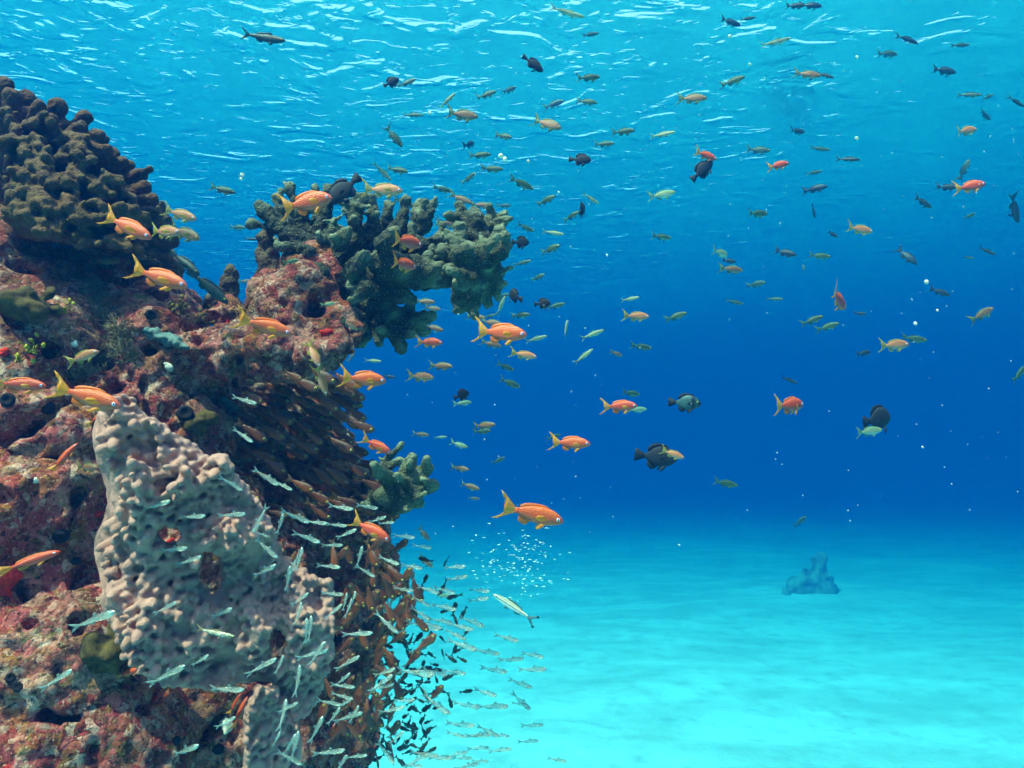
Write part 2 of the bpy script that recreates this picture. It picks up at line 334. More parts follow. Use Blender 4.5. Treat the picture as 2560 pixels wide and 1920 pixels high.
# the big knobbly colony at the top of the reef
tips = [(8,215,30),(30,240,26),(72,248,27),(96,268,22),(60,290,30),(145,268,28),(125,300,22),(212,292,23),(200,318,20),(160,320,26),(180,335,24),(245,338,22),(258,350,17),(285,385,20),(268,380,22),(304,404,17),(328,412,16),(350,436,22),(365,470,22),(378,498,18),(352,500,26),(235,375,25),(200,400,28),(140,360,32),(100,340,32),(20,320,34),(40,380,34)]
top_br = []
CC = (40, 560)
for i, (x, y, r) in enumerate(tips):
    d = 1.93 + random.uniform(-.1, .1); bx, by = CC[0] + (x - CC[0]) * .45, CC[1] + (y - CC[1]) * .45
    mx, my = CC[0] + (x - CC[0]) * .8, CC[1] + (y - CC[1]) * .8
    top_br.append([(bx, by, 2.0, r * 1.7), (mx, my, d + .02, r * 1.05), (x, y, d, r)])
for i in range(290):
    a = random.uniform(-.15, 1.75); rr = random.uniform(.12, .93)
    x = CC[0] + math.sin(a) * 350 * rr; y = CC[1] - math.cos(a) * 330 * rr + 20
    if x < -60 or (x - CC[0]) / 360 + (CC[1] - y) / 360 > 1.02 + .1 * random.random(): continue
    r = random.uniform(12, 19); d = 1.80 - .16 * (1 - rr) + random.uniform(-.03, .03)
    jx, jy = math.sin(a) * 26, -math.cos(a) * 26
    top_br.append([(x - jx * 2.2, y - jy * 2.2, d + .16, r * 1.1), (x - jx * .4, y - jy * .4, d + .04, r * .72), (x, y, d, r)])
    if random.random() < .6: top_br.append([(x - jx, y - jy, d + .06, r * .8), (x + random.uniform(-34, 34), y + random.uniform(-30, 16), d + .01, r * .75)])
for x, y, r in ((0,480,200),(90,500,190),(180,530,150),(260,560,100),(310,580,70),(-60,400,170)): top_br.append([(x, y, 2.06, r)])
coral('knobbed_coral', top_br, MC_BROWN, 'large brown olive coral colony of thick knobbed fingers crowning the reef', voxel=.0045, amp=.006, sm=2, tip_r=.035, slim=.84, twigs=70)
sid = [at(2.0,(345,560,40),(390,540,28),(400,520,18)), at(2.0,(350,570,34),(405,560,22),(418,548,12)), at(2.02,(360,600,34),(420,600,24),(440,585,14)), at(2.02,(380,650,40),(430,670,26),(442,690,16)), [(370,620,2.08,60)]]
coral('lobed_coral', sid, MC_OLD, 'pale green crusted coral lobes at the edge below the knobbed colony', amp=.012, sm=3)

# ------------------------------------------------------------------ the soft leather coral
def inside(poly, x, y):
    c = False; j = len(poly) - 1
    for i in range(len(poly)):
        (xi, yi), (xj, yj) = poly[i], poly[j]
        if (yi > y) != (yj > y) and x < (xj - xi) * (y - yi) / (yj - yi) + xi: c = not c
        j = i
    return c
def edge_dist(poly, x, y):
    best = 1e9
    for (ax, ay), (bx, by) in zip(poly, poly[1:] + poly[:1]):
        t = max(0, min(1, ((x - ax) * (bx - ax) + (y - ay) * (by - ay)) / ((bx - ax) ** 2 + (by - ay) ** 2 + 1e-9)))
        best = min(best, math.hypot(x - ax - t * (bx - ax), y - ay - t * (by - ay)))
    return best
LP = [(262,1030),(285,995),(325,990),(345,1035),(385,1050),(425,1085),(475,1110),(520,1150),(560,1140),(585,1190),(640,1250),(680,1320),(700,1390),(770,1440),(825,1450),(835,1540),(825,1640),(800,1720),(760,1800),(700,1760),(680,1700),(640,1720),(590,1700),(560,1718),(480,1712),(425,1700),(368,1690),(340,1655),(305,1605),(288,1560),(272,1510),(274,1470),(264,1425),(254,1380),(258,1340),(280,1300),(292,1255),(284,1215),(264,1165),(250,1110)]
HOLES = [(425,1335,36,24),(528,1432,34,62),(694,1605,28,40),(640,1716,60,18),(442,1190,12,16)]
def in_hole(x, y, g=0): return any(((x - a) / (b + g)) ** 2 + ((y - c) / (d + g)) ** 2 < 1 for a, c, b, d in HOLES)
def leather_d(x, y):
    d = 1.30 + .00042 * max(0, x - 330) + .058 * nz(Vector((x * .006, y * .006, 2))) + .04 * nz(Vector((x * .015, y * .013, 7)))
    d += .09 * max(0, (300 - x) / 45) ** 2 * .5
    d -= .05 * math.exp(-((x - 450 - (y - 1200) * .35) / 34) ** 2) * max(0, min(1, (1290 - y) / 60))
    return d + .05 * max(0, (1100 - y) / 110)
def leather(name, poly, dfun, holes, lobes, label, step=13, seed=3, rim=None):
    rnd = random.Random(seed); bl = []
    xs_ = [p[0] for p in poly]; ys_ = [p[1] for p in poly]
    y = min(ys_)
    while y < max(ys_):
        x = min(xs_)
        while x < max(xs_):
            X, Y = x + rnd.uniform(-3, 3), y + rnd.uniform(-3, 3)
            if inside(poly, X, Y) and not (holes and in_hole(X, Y)):
                d = dfun(X, Y); bl.append(B(X, Y, d + .012, 13)); bl.append(B(X, Y, d + .04, 14))
            x += step
        y += step
    if rim:
        for a, b in zip(rim, rim[1:]):
            n_ = int(math.hypot(b[0] - a[0], b[1] - a[1]) / 3) + 1
            for i in range(n_):
                t = i / n_; X, Y = a[0] + (b[0] - a[0]) * t, a[1] + (b[1] - a[1]) * t; d = dfun(X, Y)
                w_ = 2.5 * nz(Vector((Y * .03, 3, 1))); bl += [B(X - 2 + w_, Y, d + .028, 12 + w_), B(X + 5, Y, d + .012, 11), B(X - 6 + w_, Y, d + .06, 13)]
    pts = []
    tries = 0
    while tries < lobes * 60:
        tries += 1
        X, Y = rnd.uniform(min(xs_), max(xs_)), rnd.uniform(min(ys_), max(ys_))
        if not inside(poly, X, Y) or (holes and in_hole(X, Y, 6)): continue
        e = edge_dist(poly, X, Y); dens = nz(Vector((X * .012, Y * .012, 11)))
        if dens < -.30 and e > 26: continue
        if rim and any(math.hypot(X - a, Y - b) < 46 and X < a + (b2_ - b) * 0 + 14 for (a, b), (a2_, b2_) in zip(rim, rim[1:] + rim[-1:])): continue
        r = (13.6 if X < 560 else 10) * rnd.uniform(.6, 1.2) * (.85 if e < 12 else 1)
        if any((X - a) ** 2 + (Y - b) ** 2 < (r + c) ** 2 * .56 for a, b, c in pts): continue
        pts.append((X, Y, r))
    for X, Y, r in pts:
        d = dfun(X, Y); s = px(r, d)
        # finger pointing out of the sheet, drooping towards its edge
        gx = dfun(X + 6, Y) - dfun(X - 6, Y); gy = dfun(X, Y + 6) - dfun(X, Y - 6)
        n = (-CF + CR * (gx * 40 + rnd.uniform(-.3, .3)) - CU * (gy * 40 + rnd.uniform(-.1, .45)) * 1).normalized()
        q = n.to_track_quat('Z', 'Y').to_matrix(); ln = rnd.uniform(1.3, 2.0)
        c = P(X, Y, d) + n * s * (ln - .62)
        bl.append((tuple(c), (s * rnd.uniform(.82, 1.05), s * rnd.uniform(.82, 1.05), s * ln), q))
    me = displace(blob_union(name, bl, .0031, 2), lambda c: nz(c * 60) * .0016)
    return tag(obj(name, me, M_LEATHER), label, 'soft coral')
def m_leather():
    k = NT('leather_coral'); c = k.coord('Object')
    col = k.mix(k.ramp(k.noise(c, 9, 4, .6), [(.35, 0), (.65, 1)]), (.52, .205, .155), (.66, .29, .22))
    col = k.mix(k.math('MULTIPLY', k.ramp(k.noise(c, 34, 3, .6), [(.5, 0), (.66, 1)]), .35), col, (.28, .14, .11))
    f = k.noise(c, 420, 2, .6)
    col = k.mix(k.math('MULTIPLY', k.ramp(f, [(.42, 1), (.6, 0)]), .22), col, (.20, .09, .075))
    b = k.bsdf(Base_Color=col, Roughness=.62, Specular_IOR_Level=.3, Normal=k.bump(k.math('ADD', f, k.noise(c, 120, 3, .6)), .55, .005))
    b.inputs['Subsurface Weight'].default_value = 0
    return k.done(b.outputs[0])
M_LEATHER = m_leather()
leather('leather_coral', LP, leather_d, True, 1250, 'big grey pink leather coral sheet covered in fat finger lobes, with dark holes', rim=[(262,1040),(250,1080),(252,1120),(266,1165),(284,1215),(290,1255),(278,1300),(258,1340),(254,1380),(266,1425),(274,1470),(272,1510),(288,1550)])
LP2 = [(608,1960),(614,1860),(612,1790),(640,1722),(672,1712),(706,1745),(735,1800),(748,1850),(742,1900),(720,1960)]
leather('leather_coral', LP2, lambda x, y: 1.36 + .0007 * (x - 610) + .03 * nz(Vector((x * .02, y * .02, 5))), False, 70, 'small leather coral lobe with smooth rim low on the reef', seed=5)
# ------------------------------------------------------------------ small growths on the reef
def on_reef(x, y, lift=0.0):
    h = ray(x, y)
    if h is None: return P(x, y, 1.8), -CF, 1.8
    return h[0] + h[1] * lift, h[1], h[2]
def plain(name, col, rough=.8, var=.5, scale=60):
    k = NT(name); c = k.coord('Object')
    n = k.noise(c, scale, 4, .65)
    cc = k.mix(k.ramp(n, [(.3, 0), (.7, 1)]), tuple(v * (1 - var) for v in col), tuple(min(1, v * (1 + var * .6)) for v in col))
    return k.done(k.bsdf(Base_Color=cc, Roughness=rough, Specular_IOR_Level=.25, Normal=k.bump(n, .6, .004)).outputs[0])
M_RED = plain('red_sponge', (.80, .025, .012), .85, .7, 120)
M_ALGA = plain('green_alga', (.40, .30, .02), .6, .4)
M_DARK = plain('dark_opening', (.012, .008, .012), .9, .2)
M_OLIVE = plain('olive_sponge', (.10, .055, .014), .95, .85, 60)
M_HYD = plain('hydroid', (.26, .19, .11), .9, .4)
M_SHELL = plain('shell', (.80, .66, .54), .6, .5, 90)
M_TEAL = plain('blue_clam', (.12, .17, .16), .7, .5)
M_TUFT = plain('olive_tuft', (.15, .09, .025), .9, .6)
def lumps(name, x, y, r, n, mat, label, cat, spread=1.0, group=None, voxel=.004, flat=.75, seed=1):
    rnd = random.Random(seed + int(x)); c, nrm, d = on_reef(x, y); s = px(r, d); bl = [(tuple(c), s * .7)]
    t = nrm.orthogonal().normalized(); b = nrm.cross(t)
    for i in range(n):
        a = rnd.uniform(0, 6.3); q = rnd.uniform(.1, 1) * spread * s
        bl.append((tuple(c + t * math.cos(a) * q + b * math.sin(a) * q + nrm * rnd.uniform(0, s * flat)), s * rnd.uniform(.25, .5)))
    me = displace(blob_union(name, bl, voxel, 2), lambda v: nz(v * 90) * .002 + nz(v * 32) * s * .18)
    return tag(obj(name, me, mat), label, cat, group)
lumps('red_sponge', 13, 1455, 36, 9, M_RED, 'bright red sponge blob on the pale rock at the edge of view', 'sponge')
lumps('red_sponge', 58, 1497, 20, 6, M_RED, 'smaller scarlet sponge just below the large red sponge blob', 'sponge')
lumps('red_sponge', 243, 1285, 15, 5, M_RED, 'red sponge tucked against the outer rim of the leather coral', 'sponge')
lumps('red_sponge', 470, 1405, 24, 6, M_RED, 'red sponge seen inside the larger hole of the leather coral', 'sponge', seed=3)
lumps('red_sponge', 428, 1352, 14, 4, M_RED, 'red sponge seen inside the upper hole of the leather coral', 'sponge')
lumps('red_sponge', 570, 803, 11, 4, M_RED, 'tiny red sponge on the lip of the ledge by the antler coral', 'sponge')
lumps('red_sponge', 813, 832, 13, 4, M_RED, 'pinkish red sponge under the antler coral on the ledge tip', 'sponge')
lumps('red_sponge', 8, 882, 16, 5, M_RED, 'red sponge low on the rock near the yellow green alga', 'sponge')
lumps('olive_sponge', 262, 1640, 62, 16, M_OLIVE, 'olive brown sponge mound under the lower edge of the leather coral', 'sponge', voxel=.006)
lumps('olive_sponge', 70, 770, 60, 14, M_OLIVE, 'dark olive sponge mound on the rock above the yellow green alga', 'sponge', voxel=.006)
lumps('olive_sponge', 500, 1055, 34, 10, M_OLIVE, 'small olive crust on the rock above the leather coral shoulder', 'sponge', voxel=.005)
def leaf_clump(name, x, y, r, n, size, mat, label, cat, seed=1):
    rnd = random.Random(seed); c, nrm, d = on_reef(x, y); s = px(r, d); z = px(size, d)
    bm = bmesh.new()
    for i in range(n):
        off = Vector((rnd.gauss(0, 1), rnd.gauss(0, 1), rnd.gauss(0, 1))) * s * .45
        m = Matrix.Translation(c + off + nrm * s * .3) @ Euler((rnd.uniform(0, 6), rnd.uniform(0, 6), rnd.uniform(0, 6))).to_matrix().to_4x4() @ Matrix.Diagonal((z, z * .85, z * .16, 1))
        bmesh.ops.create_icosphere(bm, subdivisions=1, radius=1, matrix=m)
    me = bpy.data.meshes.new(name); bm.to_mesh(me); bm.free()
    return tag(obj(name, smooth(me), mat), label, cat)
leaf_clump('green_alga', 76, 876, 34, 26, 8, M_ALGA, 'yellow green alga clump of coin shaped leaves on the dark rock', 'alga', 2)
leaf_clump('green_alga', 45, 895, 14, 8, 7, M_ALGA, 'few yellow green coin leaves just below the larger alga clump', 'alga', 3)
leaf_clump('green_alga', 158, 768, 22, 12, 6, M_ALGA, 'small yellow green alga tuft beside the dark olive mound', 'alga', 4)
leaf_clump('green_alga', 500, 800, 26, 44, 7, M_TUFT, 'olive leafy tuft on the ledge rim by the water gap', 'alga', 7)
leaf_clump('green_alga', 440, 775, 24, 44, 7, M_TUFT, 'dark olive leafy tuft at the foot of the water gap', 'alga', 8)
def strands(name, path, n, ln, mat, label, cat, seed=1):
    rnd = random.Random(seed); bm = bmesh.new()
    for i in range(n):
        t = rnd.uniform(0, len(path) - 1.001); a, b = path[int(t)], path[int(t) + 1]; u = t - int(t)
        c, nrm, d = on_reef(a[0] + (b[0] - a[0]) * u + rnd.gauss(0, 16), a[1] + (b[1] - a[1]) * u + rnd.gauss(0, 12))
        L = px(ln, d) * rnd.uniform(.5, 1.2); v = (nrm + Vector((rnd.gauss(0, .5), rnd.gauss(0, .5), rnd.gauss(.3, .5)))).normalized()
        p0 = c - nrm * .004; w = v.orthogonal().normalized() * .0013
        p1 = p0 + v * L * .5 + Vector((rnd.gauss(0, 1), rnd.gauss(0, 1), rnd.gauss(0, 1))) * L * .12; p2 = p1 + v * L * .5
        r3 = [w, Matrix.Rotation(2.1, 3, v) @ w, Matrix.Rotation(4.2, 3, v) @ w]
        q = [bm.verts.new(p0 + e) for e in r3] + [bm.verts.new(p1 + e * .8) for e in r3]; tp = bm.verts.new(p2)
        for j in range(3):
            bm.faces.new((q[j], q[(j + 1) % 3], q[3 + (j + 1) % 3], q[3 + j])); bm.faces.new((q[3 + j], q[3 + (j + 1) % 3], tp))
    me = bpy.data.meshes.new(name); bm.to_mesh(me); bm.free()
    return tag(obj(name, smooth(me), mat), label, cat)
strands('hydroid', [(225,700),(255,790),(300,830),(300,870),(260,900),(190,930)], 1500, 26, M_HYD, 'feathery grey green hydroid curtain trailing down the rock face', 'hydroid')
strands('algal_turf', [(560,790),(640,770),(700,790)], 260, 16, M_TUFT, None, None, 3)['kind'] = 'stuff'
def squirt(x, y, r, label):
    c, nrm, d = on_reef(x, y); s = px(r, d); q = nrm.to_track_quat('Z', 'Y').to_matrix().to_4x4(); bm = bmesh.new(); n = 14; rings = []
    for (rr, zz) in ((1.2, -.5), (1.2, .3), (1.0, .62), (.72, .66), (.5, .5), (.2, .42)):
        rings.append([bm.verts.new((Matrix.Translation(c) @ q) @ Vector((math.cos(6.283 * i / n) * rr * s * (1 + .12 * math.sin(3 * i)), math.sin(6.283 * i / n) * rr * s, zz * s))) for i in range(n)])
    for a, b in zip(rings, rings[1:]):
        for i in range(n): bm.faces.new((a[i], a[(i + 1) % n], b[(i + 1) % n], b[i]))
    bm.faces.new(rings[-1]); me = bpy.data.meshes.new('sea_squirt'); bm.to_mesh(me); bm.free()
    tag(obj('sea_squirt', smooth(me), M_DARK), label, 'sea squirt')
for a in ((120,1020,14,'dark sea squirt on pink rock under the orange fish by the leather coral'),(462,1034,17,'dark round sea squirt on the rock above the leather coral shoulder'),(152,1340,15,'black sea squirt on pale rock beside the leather coral rim'),(190,1402,9,'small black sea squirt just below the one by the leather coral rim'),
          (25,1695,10,'black sea squirt at the edge of view low on the rock'),(44,1718,10,'black sea squirt just below another low on the rock'),(440,1852,9,'black sea squirt on the pale rock at the foot of the reef'),(546,1873,11,'larger black sea squirt on the pale rock at the foot of the reef'),(376,787,11,'black sea squirt on the ledge below the paired dark fish'),(20,1000,15,'dark sea squirt on the rock under the red orange fish')):
    squirt(*a)
lumps('shell', 88, 1200, 10, 3, M_SHELL, 'bright white shell chip on the pink rock face', 'shell', voxel=.002, flat=.3)
lumps('shell', 422, 918, 12, 3, M_SHELL, 'white broken shell lodged in the dark rock under the ledge', 'shell', voxel=.003, flat=.3)
lumps('shell', 185, 862, 12, 3, M_SHELL, 'small white shell fragment on the rock beside the hydroid curtain', 'shell', voxel=.002, flat=.3)
lumps('shell', 570, 1815, 22, 5, M_SHELL, 'pale knob of bleached coral beside the small leather lobe', 'coral', voxel=.004)
c0 = chain([(372,828,ray(372,828)[2] - .0,13), (420,848,ray(420,848)[2] - .01,17), (466,866,ray(466,866)[2] - .01,8)], .5)
tag(obj('dead_branch', displace(blob_union('dead_branch', c0, .004, 2), lambda v: nz(v * 70) * .009 + nz(v * 160) * .004), M_TEAL), 'blue grey dead coral branch lying across the ledge rock', 'coral')
c0 = chain([(560,1000,ray(560,1000)[2],10), (590,1035,ray(590,1035)[2],15), (615,1050,ray(615,1050)[2],9)], .5)
tag(obj('dead_branch', displace(blob_union('dead_branch', c0, .004, 2), lambda v: nz(v * 70) * .009 + nz(v * 160) * .004), M_TEAL), 'blue grey crusted ridge beside the first silver sweeper', 'coral')
# far coral head out on the sand, seen through the water
slope = (1490 - 960) / F; DF = CAM_Z / (slope * math.cos(R(PITCH)) - math.sin(R(PITCH)))   # where the sight line meets the sand
fb = [(1930,1500,.2,10),(2126,1498,.2,9),(2000,1506,-.3,11),(2062,1503,-.2,10),(1952,1503,0,8),(2150,1502,.4,6),(1905,1503,.3,6),(1955,1480,-.3,16),(2012,1425,0,13),(2072,1438,0,14),(2096,1474,.1,14),(2035,1412,0,10),(1990,1458,-.1,17),(2005,1490,.1,46),(2050,1480,.1,44),(1985,1475,0,32),(2030,1450,.1,36),(2045,1428,.1,26),(2056,1408,.1,15),(2075,1470,.2,30),(1970,1492,0,27),(2088,1490,.2,22),(2010,1444,0,19),(2062,1390,.1,8),(2040,1394,.1,8),(1945,1496,.2,14),(2108,1496,.2,12)]
fm = displace(blob_union('coral_head', [B(2030 + (x - 2030) * .86, y + (1490 - y) * .06, DF + z, r * .9) for x, y, z, r in fb], .05, 1), lambda c: nz(c * 2.2) * .16 + nz(c * 6) * .09)
far = tag(obj('coral_head', fm, plain('far_rock', (.44, .40, .32), .95, .6, 4)), 'lone dark coral head standing far out on the bright sand', 'coral')

# ------------------------------------------------------------------ fish
def bend_pt(v, b): x = v[0] - .5; return (v[0], v[1] + b * x * x * (1 if x < 0 else 0), v[2])
def loft(rows, seg=14, bend=0.0):
    """rows: (x, z top, z bottom, half width) from nose to tail root"""
    vs, fs = [], []
    for x, zt, zb, w in rows:
        zc, hh = (zt + zb) / 2, (zt - zb) / 2
        for i in range(seg):
            a = 2 * math.pi * i / seg; cs, sn = math.cos(a), math.sin(a)
            vs.append(bend_pt((x, w * math.copysign(abs(cs) ** .9, cs), zc + hh * sn), bend))
    n = len(rows)
    for j in range(n - 1):
        for i in range(seg):
            fs.append((j * seg + i, (j + 1) * seg + i, (j + 1) * seg + (i + 1) % seg, j * seg + (i + 1) % seg))
    fs.append(tuple(range(seg))); fs.append(tuple((n - 1) * seg + i for i in reversed(range(seg))))
    return vs, fs
def interp(keys, n=22):
    xs_ = [keys[0][0] + (keys[-1][0] - keys[0][0]) * (i / (n - 1)) for i in range(n)]; out = []
    for q, x in enumerate(xs_):
        for a, b in zip(keys, keys[1:]):
            if b[0] <= x + 1e-9 <= a[0] + 2e-9:
                t = (x - a[0]) / (b[0] - a[0]); t = t * t * (3 - 2 * t) * .5 + t * .5
                out.append((x,) + tuple(a[k] + (b[k] - a[k]) * t for k in (1, 2, 3))); break
    return out
def sheet(outline, bend=0.0, th=.005, y0=0.0, tilt=None):
    """thin fin with rounded thickness; outline of (x, z) in order"""
    bm = bmesh.new(); f = bm.faces.new([bm.verts.new((x, 0, z)) for x, z in outline])
    bmesh.ops.triangulate(bm, faces=[f]); bmesh.ops.subdivide_edges(bm, edges=[e for e in bm.edges if not e.is_boundary], cuts=1)
    bmesh.ops.triangulate(bm, faces=bm.faces[:])
    ed = {v.index for v in bm.verts if v.is_boundary}; bm.verts.index_update()
    V = [v.co.copy() for v in bm.verts]; bd = [v.is_boundary for v in bm.verts]; T = [[v.index for v in q.verts] for q in bm.faces]; bm.free()
    vs, fs = [], []
    for s in (1, -1):
        for v, e in zip(V, bd):
            p = Vector((v.x, s * th * (.25 if e else 1), v.z))
            if tilt is not None: p = tilt @ p
            p.y += y0; vs.append(bend_pt(p, bend))
    n = len(V); fs = [tuple(t) for t in T] + [tuple(n + i for i in reversed(t)) for t in T]
    b2 = {}
    for t in T:
        for a, b in zip(t, t[1:] + t[:1]):
            if (b, a) in b2: del b2[(b, a)]
            else: b2[(a, b)] = 1
    fs += [(b, a, n + a, n + b) for a, b in b2]
    return vs, fs
def ball(c, r, seg=12, flat=.55):
    bm = bmesh.new(); bmesh.ops.create_uvsphere(bm, u_segments=seg, v_segments=8, radius=1)
    vs = [(c[0] + v.co.x * r, c[1] + v.co.y * r * flat, c[2] + v.co.z * r) for v in bm.verts]; fs = [tuple(v.index for v in f.verts) for f in bm.faces]; bm.free(); return vs, fs
def mesh_of(name, *parts, mats=None):
    vs, fs, mi = [], [], []
    for i, (v, f) in enumerate(parts):
        n = len(vs); vs += v; fs += [tuple(k + n for k in q) for q in f]; mi += [i if mats and i < len(mats) else 0] * len(f)
    me = bpy.data.meshes.new(name); me.from_pydata(vs, [], fs)
    for m in mats or []: me.materials.append(m)
    if mats: me.polygons.foreach_set('material_index', mi)
    bm = bmesh.new(); bm.from_mesh(me); bmesh.ops.recalc_face_normals(bm, faces=bm.faces[:]); bm.to_mesh(me); bm.free()
    return smooth(me)

SPEC = {
 'anthias': dict(keys=[(.5,.0,-.012,.006),(.465,.045,-.045,.032),(.40,.090,-.075,.052),(.30,.128,-.108,.064),(.16,.145,-.128,.066),(0,.126,-.116,.058),(-.12,.088,-.082,.042),(-.22,.048,-.046,.022),(-.27,.040,-.040,.013)],
   tail=[(-.25,.036),(-.31,.075),(-.39,.135),(-.47,.20),(-.55,.245),(-.50,.165),(-.44,.095),(-.405,.03),(-.40,-.01),(-.42,-.06),(-.47,-.12),(-.54,-.165),(-.60,-.185),(-.52,-.185),(-.42,-.13),(-.33,-.075),(-.25,-.036)],
   dorsal=[(.27,.115),(.22,.15),(.14,.17),(.02,.165),(-.08,.15),(-.16,.125),(-.21,.09),(-.20,.05),(-.1,.075),(.05,.115),(.2,.125)],
   anal=[(.0,-.105),(-.04,-.165),(-.10,-.185),(-.19,-.145),(-.20,-.06),(-.15,-.05),(-.08,-.08)], pelvic=[(.24,-.105),(.20,-.16),(.12,-.215),(.10,-.18),(.17,-.11)],
   pect=[(.24,-.01),(.14,.035),(.05,.02),(.02,-.03),(.10,-.06),(.2,-.05)], eye=(.405,.016,.024,.046)),
 'damsel': dict(keys=[(.5,.03,-.01,.008),(.46,.10,-.07,.04),(.38,.20,-.145,.07),(.24,.275,-.205,.085),(.06,.285,-.225,.08),(-.08,.22,-.18,.06),(-.18,.115,-.10,.032),(-.24,.065,-.058,.017),(-.28,.06,-.055,.012)],
   tail=[(-.26,.055),(-.34,.10),(-.44,.15),(-.51,.165),(-.47,.09),(-.45,.02),(-.45,-.02),(-.47,-.09),(-.51,-.15),(-.43,-.14),(-.34,-.09),(-.26,-.05)],
   dorsal=[(.30,.24),(.22,.315),(.10,.34),(-.04,.345),(-.14,.30),(-.22,.20),(-.20,.10),(-.08,.20),(.08,.27),(.2,.27)],
   anal=[(.06,-.21),(.0,-.28),(-.10,-.305),(-.19,-.21),(-.20,-.09),(-.1,-.15)], pelvic=[(.24,-.18),(.20,-.27),(.10,-.36),(.10,-.27),(.16,-.19)],
   pect=[(.2,.0),(.10,.05),(.0,.02),(.02,-.05),(.12,-.06)], eye=(.38,.075,.028,.055)),
 'silver': dict(keys=[(.5,.0,-.01,.006),(.47,.035,-.045,.026),(.41,.062,-.085,.04),(.31,.082,-.108,.044),(.18,.086,-.10,.04),(.04,.068,-.062,.03),(-.12,.046,-.036,.018),(-.26,.030,-.024,.01),(-.30,.028,-.024,.007)],
   tail=[(-.28,.026),(-.36,.06),(-.46,.105),(-.52,.12),(-.47,.065),(-.42,.015),(-.42,-.01),(-.46,-.055),(-.51,-.105),(-.44,-.09),(-.35,-.05),(-.28,-.024)],
   dorsal=[(.14,.08),(.11,.15),(.05,.135),(.02,.06)], anal=[(.06,-.06),(.0,-.11),(-.12,-.075),(-.22,-.05),(-.22,-.025),(-.08,-.04)], pelvic=None, pect=None, eye=(.425,-.012,.024,.036)),
 'sweeper': dict(keys=[(.5,-.005,-.02,.008),(.46,.06,-.075,.035),(.38,.105,-.14,.05),(.26,.125,-.165,.054),(.12,.115,-.135,.048),(-.04,.085,-.085,.034),(-.18,.052,-.05,.02),(-.28,.034,-.032,.01)],
   tail=[(-.26,.03),(-.36,.07),(-.46,.115),(-.51,.12),(-.46,.06),(-.43,.0),(-.46,-.06),(-.51,-.115),(-.44,-.10),(-.35,-.06),(-.26,-.03)],
   dorsal=[(.14,.11),(.09,.18),(.02,.15),(.0,.08)], anal=[(.06,-.11),(.0,-.16),(-.12,-.115),(-.22,-.06),(-.2,-.04),(-.06,-.08)], pelvic=None, pect=None, eye=(.40,.0,.036,.048)),
 'slender': dict(keys=[(.5,-.004,-.014,.006),(.46,.03,-.04,.026),(.38,.058,-.062,.042),(.24,.078,-.086,.05),(.08,.08,-.088,.048),(-.08,.064,-.068,.036),(-.24,.038,-.036,.018),(-.32,.026,-.026,.009)],
   tail=[(-.30,.025),(-.37,.06),(-.45,.115),(-.51,.15),(-.46,.08),(-.40,.01),(-.40,-.01),(-.46,-.08),(-.51,-.145),(-.44,-.11),(-.36,-.055),(-.30,-.025)],
   dorsal=[(.2,.078),(.14,.13),(.02,.115),(-.14,.085),(-.2,.05),(-.06,.062),(.1,.078)], anal=[(-.02,-.075),(-.06,-.115),(-.16,-.085),(-.18,-.045),(-.1,-.06)], pelvic=[(.2,-.08),(.15,-.13),(.1,-.12),(.14,-.08)], pect=None, eye=(.415,.006,.02,.038)),
 'grouper': dict(keys=[(.5,-.01,-.03,.012),(.46,.05,-.06,.04),(.36,.105,-.10,.07),(.22,.145,-.13,.08),(.06,.145,-.135,.075),(-.1,.115,-.105,.055),(-.22,.07,-.065,.03),(-.3,.055,-.052,.015)],
   tail=[(-.28,.05),(-.36,.09),(-.46,.12),(-.5,.11),(-.495,.04),(-.495,-.04),(-.5,-.11),(-.45,-.115),(-.36,-.085),(-.28,-.05)],
   dorsal=[(.24,.13),(.2,.185),(.06,.19),(-.1,.18),(-.2,.13),(-.24,.07),(-.1,.1),(.08,.13)], anal=[(-.04,-.11),(-.1,-.175),(-.18,-.15),(-.2,-.07),(-.1,-.1)], pelvic=[(.22,-.12),(.16,-.19),(.1,-.18),(.14,-.125)], pect=[(.2,-.01),(.1,.03),(.02,-.02),(.08,-.07),(.18,-.05)], eye=(.39,.045,.02,.058)),
}
def fin_mat(name, root, edge, clear=.25):
    k = NT(name); c = k.coord('Object')
    mp = k.n('Mapping'); k.set(mp.inputs[0], c); mp.inputs['Scale'].default_value = (6, 6, 60)
    w = k.noise(mp.outputs[0], 1.4, 2, .5)
    col = k.mix(k.ramp(w, [(.35, 0), (.65, 1)]), root, edge)
    b = k.bsdf(Base_Color=col, Roughness=.5); t = k.n('BsdfTranslucent', Color=edge); x = k.n('BsdfTransparent')
    m1 = k.n('MixShader'); k.set(m1.inputs[0], .35); k.set(m1.inputs[1], b.outputs[0]); k.set(m1.inputs[2], t.outputs[0])
    m2 = k.n('MixShader'); k.set(m2.inputs[0], clear); k.set(m2.inputs[1], m1.outputs[0]); k.set(m2.inputs[2], x.outputs[0])
    return k.done(m2.outputs[0])
